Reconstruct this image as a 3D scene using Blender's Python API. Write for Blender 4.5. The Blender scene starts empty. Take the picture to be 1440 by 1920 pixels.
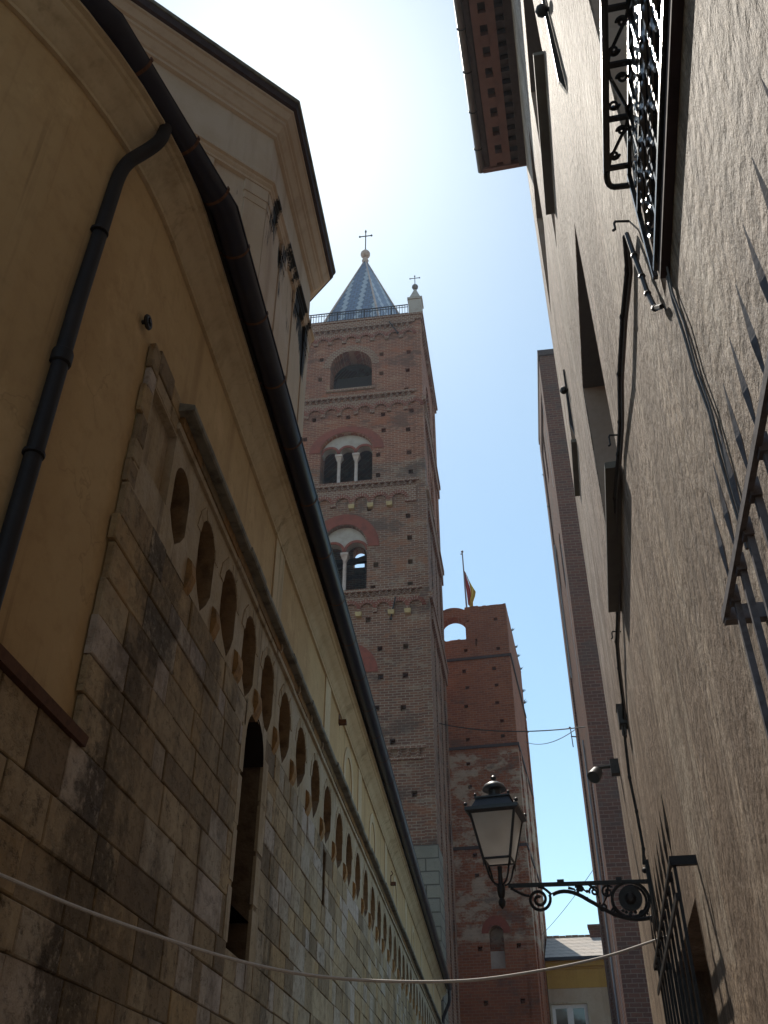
import bpy, bmesh, math, random
from mathutils import Vector, Matrix
R = math.radians
rnd = random.Random(7)
scene = bpy.context.scene
COL = scene.collection

# ------------------------------------------------------------------ camera, sky, sun, exposure
EYE = 1.6
cam_d = bpy.data.cameras.new("camera")
cam = bpy.data.objects.new("camera", cam_d)
COL.objects.link(cam)
cam.location = (0, 0, EYE)
cam.rotation_euler = (R(90 + 35.538), 0, 0)
cam_d.sensor_fit = 'VERTICAL'
cam_d.sensor_height = 36.0
cam_d.lens = 1750 / 1920 * 36.0
cam_d.clip_start = 0.02
cam_d.clip_end = 2000
scene.camera = cam

SUN_AZ, SUN_EL = -11.6, 58.7           # azimuth from +Y towards +X
world = bpy.data.worlds.new("World")
scene.world = world
world.use_nodes = True
wn = world.node_tree
bg = wn.nodes["Background"]
sky = wn.nodes.new("ShaderNodeTexSky")
sky.sky_type = 'NISHITA'
sky.sun_disc = False
sky.sun_elevation = R(SUN_EL)
sky.sun_rotation = R(SUN_AZ)
sky.altitude = 10
sky.air_density = 1.0
sky.dust_density = 0.4
sky.ozone_density = 1.3
tint = wn.nodes.new("ShaderNodeMix"); tint.data_type = 'RGBA'; tint.blend_type = 'MULTIPLY'
tint.inputs[0].default_value = 1.0
tint.inputs[7].default_value = (1.0, 1.09, 0.96, 1)      # white balance of the hazy coastal sky
wn.links.new(sky.outputs[0], tint.inputs[6])
wn.links.new(tint.outputs[2], bg.inputs[0])
bg.inputs[1].default_value = 0.093

sun_d = bpy.data.lights.new("sun", 'SUN')
sun_d.energy = 2.5
sun_d.angle = R(0.5)
sun_d.color = (1.0, 0.93, 0.82)
sun = bpy.data.objects.new("sun", sun_d)
COL.objects.link(sun)
sdir = Vector((math.sin(R(SUN_AZ)) * math.cos(R(SUN_EL)), math.cos(R(SUN_AZ)) * math.cos(R(SUN_EL)), math.sin(R(SUN_EL))))
sun.rotation_euler = sdir.to_track_quat('Z', 'Y').to_euler()
sun.location = (0, 20, 60)
scene.view_settings.view_transform = 'Standard'
scene.view_settings.look = 'None'
scene.view_settings.exposure = 1.0
scene.view_settings.gamma = 1.0
scene.cycles.max_bounces = 8
scene.cycles.diffuse_bounces = 5

# ------------------------------------------------------------------ material helpers
def srgb(r, g, b):
    f = lambda c: (c / 255 / 12.92) if c / 255 <= 0.04045 else ((c / 255 + 0.055) / 1.055) ** 2.4
    return (f(r), f(g), f(b), 1)

class NT:
    def __init__(self, name):
        self.m = bpy.data.materials.new(name)
        self.m.use_nodes = True
        self.t = self.m.node_tree
        self.bsdf = self.t.nodes["Principled BSDF"]
        tc = self.n("ShaderNodeTexCoord")
        self.co = tc.outputs["Object"]
    def n(self, typ, **kw):
        nd = self.t.nodes.new(typ)
        for k, v in kw.items():
            setattr(nd, k, v)
        return nd
    def lk(self, a, b):
        self.t.links.new(a, b)
    def val(self, sock, v):
        if hasattr(v, "is_output"):
            self.lk(v, sock)
        else:
            sock.default_value = v
    def mapping(self, scale=(1, 1, 1), loc=(0, 0, 0), rot=(0, 0, 0), src=None):
        mp = self.n("ShaderNodeMapping")
        mp.inputs["Scale"].default_value = scale
        mp.inputs["Location"].default_value = loc
        mp.inputs["Rotation"].default_value = rot
        self.lk(src or self.co, mp.inputs[0])
        return mp.outputs[0]
    def noise(self, scale, detail=4, rough=0.6, src=None, dist=0.0):
        nz = self.n("ShaderNodeTexNoise")
        nz.inputs["Scale"].default_value = scale
        nz.inputs["Detail"].default_value = detail
        nz.inputs["Roughness"].default_value = rough
        nz.inputs["Distortion"].default_value = dist
        self.lk(src or self.co, nz.inputs["Vector"])
        return nz.outputs["Fac"]
    def ramp(self, fac, lo, hi, clamp=True):
        mr = self.n("ShaderNodeMapRange")
        mr.clamp = clamp
        mr.interpolation_type = 'SMOOTHSTEP'
        self.lk(fac, mr.inputs[0])
        mr.inputs[1].default_value = lo
        mr.inputs[2].default_value = hi
        return mr.outputs[0]
    def mix(self, fac, a, b, mode='MIX'):
        mx = self.n("ShaderNodeMix", data_type='RGBA', blend_type=mode)
        self.val(mx.inputs[0], fac)
        self.val(mx.inputs[6], a)
        self.val(mx.inputs[7], b)
        return mx.outputs[2]
    def math(self, op, a, b=0.0, clamp=False):
        mt = self.n("ShaderNodeMath", operation=op)
        mt.use_clamp = clamp
        self.val(mt.inputs[0], a)
        self.val(mt.inputs[1], b)
        return mt.outputs[0]
    def xyz(self, src=None):
        s = self.n("ShaderNodeSeparateXYZ")
        self.lk(src or self.co, s.inputs[0])
        return s.outputs
    def bump(self, h, strength, dist, prev=None):
        b = self.n("ShaderNodeBump")
        b.inputs["Strength"].default_value = strength
        b.inputs["Distance"].default_value = dist
        self.lk(h, b.inputs["Height"])
        if prev is not None:
            self.lk(prev, b.inputs["Normal"])
        return b.outputs[0]
    def out(self, color, rough=0.9, normal=None, spec=0.25, metallic=0.0):
        self.val(self.bsdf.inputs["Base Color"], color)
        self.val(self.bsdf.inputs["Roughness"], rough)
        self.bsdf.inputs["Specular IOR Level"].default_value = spec
        self.bsdf.inputs["Metallic"].default_value = metallic
        if normal is not None:
            self.lk(normal, self.bsdf.inputs["Normal"])
        return self.m

def c4(c):
    return (c[0], c[1], c[2], 1.0)

def m_plaster(name, base, dark, light, bump=0.35, streak=True, scale=1.0, bdist=0.02, aged=0.0):
    n = NT(name)
    big = n.noise(0.55 * scale, 5, 0.6)
    fine = n.noise(9 * scale, 6, 0.65)
    col = n.mix(n.ramp(big, 0.38, 0.66), c4(base), c4(light))
    if streak:
        st = n.noise(1.0, 5, 0.6, n.mapping((2.2 * scale, 2.2 * scale, 0.16 * scale)))
        col = n.mix(n.math('MULTIPLY', n.ramp(st, 0.5, 0.78), 0.65), col, c4(dark))
    col = n.mix(n.math('MULTIPLY', n.ramp(fine, 0.45, 0.75), 0.3), col, c4(dark))
    nr = n.bump(fine, bump, bdist)
    nr = n.bump(n.noise(1.6 * scale, 3, 0.5), bump * 0.7, 0.06, nr)
    if aged:
        # drips in thin runs, faded blooms, hairline cracks
        run = n.noise(1.0, 4, 0.65, n.mapping((7.5, 7.5, 0.22)))
        rm = n.ramp(n.noise(0.8, 3, 0.5, n.mapping((1, 1, 0.5), (2, 5, 1))), 0.42, 0.62)
        col = n.mix(n.math('MULTIPLY', n.math('MULTIPLY', n.ramp(run, 0.52, 0.70), rm), 0.6 * aged), col, c4([x * 0.62 for x in dark]))
        blo = n.noise(1.3, 6, 0.75, n.mapping((1, 1, 0.8), (7, 1, 3)))
        col = n.mix(n.math('MULTIPLY', n.ramp(blo, 0.56, 0.66), 0.35 * aged), col, c4([min(1, x * 1.22 + 0.02) for x in light]))
        wv = n.n("ShaderNodeVectorMath", operation='ADD')
        nv = n.n("ShaderNodeTexNoise"); nv.inputs["Scale"].default_value = 2.2; nv.inputs["Detail"].default_value = 4
        n.lk(n.co, nv.inputs["Vector"]); n.lk(n.co, wv.inputs[0]); n.lk(nv.outputs["Color"], wv.inputs[1])
        vo = n.n("ShaderNodeTexVoronoi", feature='DISTANCE_TO_EDGE'); vo.inputs["Scale"].default_value = 0.55
        n.lk(wv.outputs[0], vo.inputs["Vector"])
        ck = n.math('MULTIPLY', n.math('SUBTRACT', 1.0, n.ramp(vo.outputs["Distance"], 0.0, 0.006)), n.ramp(n.noise(1.1, 2, 0.5), 0.5, 0.56))
        col = n.mix(n.math('MULTIPLY', ck, 0.22 * aged), col, c4([x * 0.35 for x in dark]))
    return n.out(col, 0.92, nr, 0.15)

def m_brick(name, c1, c2, mortar, row=0.15, wid=0.42, msize=0.018, patches=(), worn=0.25, bump=0.6, bands=()):
    """brick courses laid round a box whose sides follow its own x and y"""
    n = NT(name)
    o = n.xyz()
    u = n.math('ADD', o[0], o[1])
    wob = n.noise(0.9, 3, 0.5)
    v = n.math('ADD', o[2], n.math('MULTIPLY', n.math('SUBTRACT', wob, 0.5), 0.06))
    cb = n.n("ShaderNodeCombineXYZ")
    n.lk(u, cb.inputs[0]); n.lk(v, cb.inputs[1])
    br = n.n("ShaderNodeTexBrick")
    br.offset = 0.5; br.squash = 1.0
    n.lk(cb.outputs[0], br.inputs["Vector"])
    br.inputs["Color1"].default_value = c4(c1)
    br.inputs["Color2"].default_value = c4(c2)
    br.inputs["Mortar"].default_value = c4(mortar)
    br.inputs["Scale"].default_value = 1.0
    br.inputs["Mortar Size"].default_value = msize
    br.inputs["Mortar Smooth"].default_value = 0.25
    br.inputs["Bias"].default_value = -0.1
    br.inputs["Brick Width"].default_value = wid
    br.inputs["Row Height"].default_value = row
    col = br.outputs["Color"]
    var = n.noise(0.45, 5, 0.65)
    col = n.mix(n.math('MULTIPLY', n.ramp(var, 0.4, 0.7), worn), col, c4([x * 0.5 for x in c1]))
    spk = n.noise(5.5, 3, 0.7, n.mapping((1, 1, 2.2)))
    col = n.mix(n.math('MULTIPLY', n.ramp(spk, 0.52, 0.75), 0.45), col, c4([x * 0.45 for x in c1]))
    for (pc, sc, lo, hi, amt, z0, z1) in patches:
        pf = n.ramp(n.noise(sc, 5, 0.7, n.mapping((1, 1, 1.7))), lo, hi)
        zf = n.math('MULTIPLY', n.ramp(o[2], z0, z0 + 0.4), n.math('SUBTRACT', 1.0, n.ramp(o[2], z1 - 0.4, z1)))
        col = n.mix(n.math('MULTIPLY', n.math('MULTIPLY', pf, zf), amt), col, c4(pc))
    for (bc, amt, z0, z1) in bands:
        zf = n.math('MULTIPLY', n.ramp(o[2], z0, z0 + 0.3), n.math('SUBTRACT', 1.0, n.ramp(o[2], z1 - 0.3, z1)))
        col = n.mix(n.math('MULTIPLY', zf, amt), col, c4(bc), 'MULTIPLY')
    h = n.math('ADD', n.math('MULTIPLY', br.outputs["Fac"], -1.0), n.math('MULTIPLY', n.noise(7, 4, 0.7), 0.7))
    nr = n.bump(h, bump, 0.05)
    return n.out(col, 0.93, nr, 0.12)

def m_plain(name, base, dark, rough=0.8, sc=6.0, amt=0.5, bump=0.2, bdist=0.01, spec=0.25, metallic=0.0):
    n = NT(name)
    f = n.noise(sc, 5, 0.65)
    col = n.mix(n.math('MULTIPLY', n.ramp(f, 0.42, 0.7), amt), c4(base), c4(dark))
    return n.out(col, rough, n.bump(n.noise(sc * 3, 4, 0.6), bump, bdist), spec, metallic)

M = {}
M['plaster'] = m_plaster('ochre_plaster', (0.50, 0.355, 0.195), (0.31, 0.205, 0.105), (0.56, 0.41, 0.23), 0.3, True, 0.8, 0.012, 1.0)
M['plaster_pale'] = m_plaster('pale_plaster', (0.55, 0.435, 0.285), (0.30, 0.225, 0.135), (0.60, 0.50, 0.345), 0.3, True, 1.2, 0.012, 0.9)
M['drum'] = m_plaster('drum_plaster', (0.50, 0.375, 0.27), (0.33, 0.23, 0.16), (0.55, 0.43, 0.33), 0.2, True, 0.7, 0.01)

def mat_drum_stained():
    n = NT('stained_drum_plaster')
    o = n.xyz()
    big = n.noise(0.8, 5, 0.6)
    col = n.mix(n.ramp(big, 0.4, 0.65), (0.50, 0.375, 0.27, 1), (0.56, 0.44, 0.34, 1))
    st = n.noise(1.0, 4, 0.6, n.mapping((2.6, 2.6, 0.25)))
    col = n.mix(n.math('MULTIPLY', n.ramp(st, 0.5, 0.75), 0.5), col, (0.33, 0.22, 0.15, 1))
    # black runs of lichen below the moulding
    runs = n.noise(1.0, 2, 0.5, n.mapping((2.3, 2.3, 0.5), (0.9, 0.4, 0)))
    rag = n.noise(1.0, 5, 0.8, n.mapping((16, 16, 2.2)))
    zz = n.math('MULTIPLY', n.ramp(o[2], 12.0, 13.4), n.math('SUBTRACT', 1.0, n.ramp(o[2], 13.66, 13.72)))
    s_ = n.math('ADD', n.math('ADD', runs, n.math('MULTIPLY', n.math('SUBTRACT', rag, 0.5), 0.4)), n.math('MULTIPLY', n.math('SUBTRACT', zz, 1.0), 0.16))
    msk = n.math('MULTIPLY', n.ramp(s_, 0.46, 0.54), n.ramp(zz, 0.05, 0.2))
    msk = n.math('MULTIPLY', msk, n.ramp(o[1], 2.7, 3.0))
    col = n.mix(msk, col, (0.035, 0.032, 0.03, 1))
    return n.out(col, 0.92, n.bump(n.noise(10, 5, 0.6), 0.2, 0.01), 0.15)
M['drum_st'] = mat_drum_stained()

def mat_ashlar():
    n = NT('ashlar_stone')
    at = n.n("ShaderNodeAttribute"); at.attribute_name = "tone"
    o = n.xyz()
    rp = n.n("ShaderNodeValToRGB")
    el = rp.color_ramp.elements
    el[0].position = 0.0; el[0].color = (0.22, 0.165, 0.11, 1)
    el[1].position = 1.0; el[1].color = (0.52, 0.45, 0.40, 1)
    for p, c in ((0.2, (0.37, 0.285, 0.18, 1)), (0.45, (0.47, 0.375, 0.25, 1)), (0.62, (0.45, 0.32, 0.17, 1)), (0.8, (0.45, 0.385, 0.30, 1))):
        e = el.new(p); e.color = c
    n.lk(at.outputs["Fac"], rp.inputs[0])
    col = rp.outputs[0]
    f1 = n.noise(3.2, 6, 0.7)
    f2 = n.noise(16, 5, 0.7)
    col = n.mix(n.math('MULTIPLY', n.ramp(f1, 0.4, 0.7), 0.45), col, (0.22, 0.155, 0.09, 1))
    col = n.mix(n.math('MULTIPLY', n.ramp(f2, 0.52, 0.72), 0.35), col, (0.13, 0.10, 0.07, 1))
    # lichen and soot: blotches with ragged edges
    blot = n.noise(0.62, 6, 0.74, n.mapping((1, 1, 0.75), (0.3, 2.2, 1.4)))
    bl = n.ramp(blot, 0.545, 0.64)
    spots = None
    for (sy, sz, ry, rz, am) in ((0.3, 2.8, 0.55, 1.35, 1.0), (0.75, 5.2, 0.6, 0.9, 0.85), (0.4, 4.0, 0.42, 0.8, 0.8), (0.6, 1.6, 0.9, 0.9, 0.85), (1.9, 5.3, 0.6, 0.6, 0.6), (1.5, 3.0, 0.5, 0.5, 0.5), (3.0, 4.6, 0.5, 0.9, 0.45)):
        dy = n.math('DIVIDE', n.math('SUBTRACT', o[1], sy), ry)
        dz = n.math('DIVIDE', n.math('SUBTRACT', o[2], sz), rz)
        d = n.math('SQRT', n.math('ADD', n.math('MULTIPLY', dy, dy), n.math('MULTIPLY', dz, dz)))
        d = n.math('ADD', d, n.math('MULTIPLY', n.math('SUBTRACT', n.noise(4.5, 6, 0.75), 0.5), 1.7))
        s = n.math('MULTIPLY', n.math('SUBTRACT', 1.0, n.ramp(d, 0.55, 1.0)), am)
        spots = s if spots is None else n.math('MAXIMUM', spots, s)
    bl = n.math('MAXIMUM', n.math('MULTIPLY', bl, 0.7), spots)
    own = n.math('FRACT', n.math('MULTIPLY', at.outputs["Fac"], 7.31))      # each stone takes the soot differently
    bl = n.math('MULTIPLY', bl, n.math('ADD', 0.68, n.math('MULTIPLY', own, 0.45)), True)
    bl = n.math('MULTIPLY', bl, n.ramp(f2, 0.25, 0.5))
    chip = n.noise(7.5, 6, 0.8, n.mapping((1, 1, 1.4), (4, 2, 9)))
    col = n.mix(n.math('MULTIPLY', n.ramp(chip, 0.56, 0.64), n.math('MULTIPLY', own, 0.8)), col, (0.10, 0.072, 0.045, 1))
    col = n.mix(n.math('MULTIPLY', bl, 0.85), col, (0.050, 0.036, 0.024, 1))
    och = n.ramp(n.noise(0.5, 4, 0.65, n.mapping((1, 1, 1), (5.2, 1.1, 0.6))), 0.52, 0.66)
    col = n.mix(n.math('MULTIPLY', och, 0.4), col, (0.33, 0.185, 0.075, 1))
    grime = n.noise(1.0, 5, 0.7, n.mapping((1.5, 1.5, 0.3)))
    col = n.mix(n.math('MULTIPLY', n.ramp(grime, 0.46, 0.7), 0.6), col, (0.13, 0.095, 0.06, 1))
    nr = n.bump(n.math('ADD', f1, n.math('MULTIPLY', f2, 0.5)), 0.7, 0.025)
    nr = n.bump(n.math('MULTIPLY', n.ramp(chip, 0.5, 0.66), -1.0), 0.6, 0.02, nr)
    return n.out(col, 0.9, nr, 0.2)
M['ashlar'] = mat_ashlar()
M['ashlar_old'] = m_plaster('worn_arch_stone', (0.38, 0.295, 0.19), (0.12, 0.085, 0.055), (0.44, 0.36, 0.26), 0.6, True, 4.5, 0.02, 1.0)
M['mortar'] = m_plain('old_mortar', (0.16, 0.12, 0.08), (0.07, 0.05, 0.035), 0.95, 7, 0.7, 0.5, 0.02)
M['dressed'] = m_plaster('dressed_stone', (0.41, 0.325, 0.215), (0.15, 0.105, 0.065), (0.46, 0.39, 0.30), 0.6, True, 2.2, 0.02, 1.0)
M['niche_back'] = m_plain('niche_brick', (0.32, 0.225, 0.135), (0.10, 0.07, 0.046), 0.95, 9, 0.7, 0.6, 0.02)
M['niche_jamb'] = m_plain('shaded_niche_stone', (0.25, 0.175, 0.105), (0.08, 0.056, 0.038), 0.95, 5, 0.7, 0.5, 0.02)  # dirty brown stone, colour also deepened for the shade inside the niches
M['corbel'] = m_plain('ochre_corbel', (0.34, 0.20, 0.085), (0.12, 0.08, 0.045), 0.9, 9, 0.7, 0.5, 0.02)
M['slate'] = m_plain('grey_slate', (0.23, 0.215, 0.175), (0.07, 0.062, 0.05), 0.75, 5, 0.8, 0.5, 0.02)
def mat_terra():
    n = NT('cornice_terracotta')
    v = n.n("ShaderNodeTexVoronoi"); v.inputs["Scale"].default_value = 1.6
    n.lk(n.mapping((0.01, 1.0, 0.01)), v.inputs["Vector"])
    s = n.n("ShaderNodeSeparateColor"); n.lk(v.outputs["Color"], s.inputs[0])
    col = n.mix(s.outputs[0], (0.30, 0.16, 0.06, 1), (0.20, 0.155, 0.095, 1))
    f = n.noise(8, 5, 0.7)
    col = n.mix(n.ramp(f, 0.45, 0.75), col, (0.08, 0.055, 0.035, 1))
    return n.out(col, 0.9, n.bump(f, 0.5, 0.015), 0.2)
M['terracotta'] = mat_terra()
M['gutter'] = m_plain('dark_gutter_metal', (0.013, 0.014, 0.028), (0.028, 0.026, 0.034), 0.4, 4, 0.6, 0.1, 0.005, 0.35)
M['pipe'] = m_plain('black_pipe', (0.018, 0.016, 0.018), (0.035, 0.028, 0.028), 0.6, 3, 0.6, 0.1, 0.005, 0.25)
M['rust'] = m_plain('rusty_strap', (0.13, 0.065, 0.04), (0.06, 0.03, 0.02), 0.8, 20, 0.6, 0.3, 0.004)
M['soffit_dark'] = m_plain('dark_roof_board', (0.055, 0.05, 0.04), (0.03, 0.027, 0.022), 0.9, 5, 0.6, 0.4, 0.02)
M['tile'] = m_plain('roof_tile', (0.30, 0.20, 0.14), (0.16, 0.11, 0.08), 0.85, 3, 0.7, 0.5, 0.03)
M['iron'] = m_plain('black_iron', (0.022, 0.020, 0.021), (0.05, 0.035, 0.028), 0.5, 18, 0.5, 0.35, 0.003, 0.25)
M['iron_grey'] = m_plain('weathered_iron', (0.21, 0.195, 0.20), (0.09, 0.075, 0.07), 0.85, 22, 0.7, 0.5, 0.003, 0.08)
M['gloss'] = m_plain('glossy_black_iron', (0.014, 0.014, 0.016), (0.025, 0.022, 0.022), 0.22, 30, 0.5, 0.3, 0.002, 0.7)
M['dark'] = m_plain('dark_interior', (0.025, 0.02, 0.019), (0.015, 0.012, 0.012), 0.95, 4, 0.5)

BR1, BR2, BMO = (0.265, 0.120, 0.075), (0.160, 0.078, 0.058), (0.36, 0.275, 0.205)
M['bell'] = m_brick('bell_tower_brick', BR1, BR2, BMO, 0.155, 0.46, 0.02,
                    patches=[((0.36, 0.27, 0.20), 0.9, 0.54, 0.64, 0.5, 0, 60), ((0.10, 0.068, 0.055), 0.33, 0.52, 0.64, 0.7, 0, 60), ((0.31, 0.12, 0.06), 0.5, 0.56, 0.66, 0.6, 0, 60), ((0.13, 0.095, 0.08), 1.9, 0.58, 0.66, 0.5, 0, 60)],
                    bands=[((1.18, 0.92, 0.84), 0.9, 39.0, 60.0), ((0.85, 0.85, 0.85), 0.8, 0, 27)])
M['bell_band'] = m_brick('bell_tower_band_brick', (0.27, 0.125, 0.08), (0.19, 0.09, 0.065), (0.37, 0.28, 0.21), 0.155, 0.30, 0.026)
M['voussoir'] = m_plain('red_voussoir', (0.26, 0.075, 0.05), (0.15, 0.05, 0.04), 0.9, 2.5, 0.7, 0.5, 0.03)
M['white_plaster'] = m_plain('tympanum_plaster', (0.44, 0.37, 0.32), (0.29, 0.22, 0.18), 0.9, 1.4, 0.6, 0.3, 0.02)
M['marble'] = m_plain('pale_column_stone', (0.55, 0.42, 0.36), (0.33, 0.22, 0.18), 0.7, 3, 0.6, 0.2, 0.01)
M['yellow_stone'] = m_plain('yellow_corbel_stone', (0.50, 0.36, 0.18), (0.30, 0.2, 0.1), 0.9, 4, 0.6, 0.3, 0.02)
M['grey_block'] = m_brick('grey_stone_base', (0.25, 0.22, 0.175), (0.20, 0.185, 0.16), (0.10, 0.085, 0.07), 0.62, 1.3, 0.035, worn=0.4)
M['civic'] = m_brick('weathered_tower_brick', (0.34, 0.115, 0.055), (0.23, 0.08, 0.048), (0.32, 0.19, 0.13), 0.16, 0.42, 0.018,
                     patches=[((0.46, 0.36, 0.27), 0.75, 0.46, 0.56, 0.85, 12.6, 24.4), ((0.33, 0.26, 0.2), 2.4, 0.5, 0.62, 0.6, 12.0, 24.4),
                              ((0.10, 0.07, 0.06), 0.3, 0.55, 0.68, 0.6, 0, 60), ((0.37, 0.28, 0.21), 2.6, 0.6, 0.7, 0.5, 24, 40)], worn=0.4,
                     bands=[((1.05, 1.0, 0.95), 0.5, 24, 31)])
M['rough_tower'] = m_brick('dark_tower_brick', (0.165, 0.072, 0.052), (0.105, 0.052, 0.045), (0.20, 0.135, 0.105), 0.155, 0.42, 0.018,
                           patches=[((0.10, 0.075, 0.065), 0.4, 0.52, 0.66, 0.6, 0, 60)])

def mat_spire():
    n = NT('glazed_spire_tiles')
    o = n.xyz()
    # columns of pale zigzag tile over blue-grey tile
    geo = n.n("ShaderNodeUVMap"); geo.uv_map = "UVMap"
    u = n.xyz(geo.outputs[0])
    cb = n.n("ShaderNodeCombineXYZ"); n.lk(u[0], cb.inputs[0]); n.lk(u[1], cb.inputs[1])
    br = n.n("ShaderNodeTexBrick"); br.offset = 0.5
    n.lk(cb.outputs[0], br.inputs["Vector"])
    br.inputs["Scale"].default_value = 1.0
    br.inputs["Brick Width"].default_value = 0.5
    br.inputs["Row Height"].default_value = 0.42
    br.inputs["Mortar Size"].default_value = 0.03
    br.inputs["Color1"].default_value = (0.10, 0.14, 0.22, 1)
    br.inputs["Color2"].default_value = (0.075, 0.10, 0.15, 1)
    br.inputs["Mortar"].default_value = (0.03, 0.035, 0.05, 1)
    zig = n.math('PINGPONG', n.math('MULTIPLY', u[1], 0.5), 0.21)
    ph = n.math('FRACT', n.math('DIVIDE', n.math('ADD', u[0], zig), 1.25))
    stripe = n.math('MULTIPLY', n.ramp(ph, 0.30, 0.36), n.math('SUBTRACT', 1.0, n.ramp(ph, 0.58, 0.64)))
    col = n.mix(n.math('MULTIPLY', stripe, 0.75), br.outputs["Color"], (0.42, 0.43, 0.44, 1))
    return n.out(col, 0.32, n.bump(br.outputs["Fac"], 0.5, 0.03), 0.5)
M['spire'] = mat_spire()

def mat_stucco():
    n = NT('rough_stucco')
    o = n.xyz()
    big = n.noise(0.7, 5, 0.65)
    med = n.noise(3.0, 6, 0.7)
    fine = n.noise(34, 5, 0.7)
    peb = n.n("ShaderNodeTexVoronoi"); peb.inputs["Scale"].default_value = 42; n.lk(n.co, peb.inputs["Vector"])
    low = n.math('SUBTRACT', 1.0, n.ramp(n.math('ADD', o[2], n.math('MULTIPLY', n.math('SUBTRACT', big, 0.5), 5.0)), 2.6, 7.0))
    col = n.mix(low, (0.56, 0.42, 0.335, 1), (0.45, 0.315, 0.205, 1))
    worn = n.math('SUBTRACT', 1.0, n.ramp(n.math('ADD', o[1], n.math('MULTIPLY', n.math('SUBTRACT', n.noise(1.4, 5, 0.7), 0.5), 2.2)), -3.9, -2.4))
    col = n.mix(n.math('MULTIPLY', worn, 0.7), col, (0.30, 0.205, 0.14, 1))
    col = n.mix(n.math('MULTIPLY', n.ramp(med, 0.42, 0.66), 0.55), col, (0.28, 0.21, 0.15, 1))
    col = n.mix(n.math('MULTIPLY', n.ramp(fine, 0.5, 0.75), 0.4), col, (0.17, 0.12, 0.08, 1))
    stk = n.noise(1.0, 5, 0.7, n.mapping((5, 5, 0.5)))
    col = n.mix(n.math('MULTIPLY', n.ramp(stk, 0.48, 0.72), 0.5), col, (0.24, 0.175, 0.125, 1))
    pit = n.noise(26, 3, 0.8, n.mapping((1, 1, 0.55), (3, 1, 4)))
    col = n.mix(n.math('MULTIPLY', n.ramp(pit, 0.60, 0.70), n.math('MULTIPLY', low, 0.8)), col, (0.10, 0.065, 0.04, 1))
    # areas trowelled smooth and pale round the openings
    sm = n.ramp(n.noise(0.9, 3, 0.5, n.mapping((1, 1, 0.55), (0, 7.7, 2.1))), 0.52, 0.6)
    col = n.mix(n.math('MULTIPLY', sm, 0.4), col, (0.42, 0.35, 0.275, 1))
    # render patched smooth beside the grilles
    pm = None
    for (sy, sz, ry, rz) in ((-3.45, 2.75, 0.35, 0.55), (-1.25, 3.0, 0.5, 0.75), (-0.7, 1.9, 0.35, 1.0)):
        dy = n.math('DIVIDE', n.math('SUBTRACT', o[1], sy), ry); dz = n.math('DIVIDE', n.math('SUBTRACT', o[2], sz), rz)
        d = n.math('MAXIMUM', n.math('ABSOLUTE', dy), n.math('ABSOLUTE', dz))
        d = n.math('ADD', d, n.math('MULTIPLY', n.math('SUBTRACT', n.noise(2.6, 5, 0.7), 0.5), 0.9))
        q_ = n.math('SUBTRACT', 1.0, n.ramp(d, 0.82, 0.95))
        pm = q_ if pm is None else n.math('MAXIMUM', pm, q_)
    col = n.mix(n.math('MULTIPLY', pm, 0.8), col, (0.40, 0.325, 0.245, 1))
    sm = n.math('MAXIMUM', sm, pm)
    wv = n.n("ShaderNodeVectorMath", operation='ADD')
    nv = n.n("ShaderNodeTexNoise"); nv.inputs["Scale"].default_value = 1.7; nv.inputs["Detail"].default_value = 4
    n.lk(n.co, nv.inputs["Vector"]); n.lk(n.co, wv.inputs[0]); n.lk(nv.outputs["Color"], wv.inputs[1])
    vo = n.n("ShaderNodeTexVoronoi", feature='DISTANCE_TO_EDGE'); vo.inputs["Scale"].default_value = 0.6
    n.lk(wv.outputs[0], vo.inputs["Vector"])
    ck = n.math('MULTIPLY', n.math('SUBTRACT', 1.0, n.ramp(vo.outputs["Distance"], 0.0, 0.008)), n.ramp(n.noise(0.9, 2, 0.5), 0.46, 0.54))
    col = n.mix(n.math('MULTIPLY', ck, 0.7), col, (0.10, 0.07, 0.05, 1))
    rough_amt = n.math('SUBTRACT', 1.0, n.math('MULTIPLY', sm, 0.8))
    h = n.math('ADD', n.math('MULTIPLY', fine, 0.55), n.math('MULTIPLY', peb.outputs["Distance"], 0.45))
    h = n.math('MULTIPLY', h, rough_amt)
    grain = n.noise(75, 4, 0.75)
    pits = n.noise(38, 5, 0.8, n.mapping((1, 1, 0.7), (1, 8, 2)))
    rgh = n.math('ADD', 0.35, n.math('MULTIPLY', rough_amt, 0.65))
    col = n.mix(n.math('MULTIPLY', n.ramp(pits, 0.50, 0.60), n.math('MULTIPLY', rgh, 0.85)), col, (0.11, 0.075, 0.05, 1))
    lump = n.noise(13, 5, 0.75, n.mapping((1, 1, 0.6), (5, 5, 5)))
    col = n.mix(n.math('MULTIPLY', n.ramp(lump, 0.5, 0.62), n.math('MULTIPLY', rgh, 0.6)), col, (0.165, 0.115, 0.078, 1))
    col = n.mix(n.math('MULTIPLY', n.ramp(grain, 0.50, 0.62), 0.5), col, (0.56, 0.46, 0.38, 1))
    blot = n.noise(2.1, 6, 0.75, n.mapping((1, 1, 0.55), (6, 3, 1)))
    col = n.mix(n.math('MULTIPLY', n.ramp(blot, 0.5, 0.62), 0.5), col, (0.20, 0.135, 0.09, 1))
    clod = n.n("ShaderNodeTexVoronoi"); clod.feature = 'SMOOTH_F1'; clod.inputs["Scale"].default_value = 55
    n.lk(n.co, clod.inputs["Vector"])
    clo2 = n.n("ShaderNodeTexVoronoi"); clo2.feature = 'SMOOTH_F1'; clo2.inputs["Scale"].default_value = 19
    n.lk(n.mapping((1, 1, 0.8)), clo2.inputs["Vector"])
    coarse = n.math('MULTIPLY', n.math('ADD', clo2.outputs["Distance"], n.math('MULTIPLY', lump, -1.1)), rgh)
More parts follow.
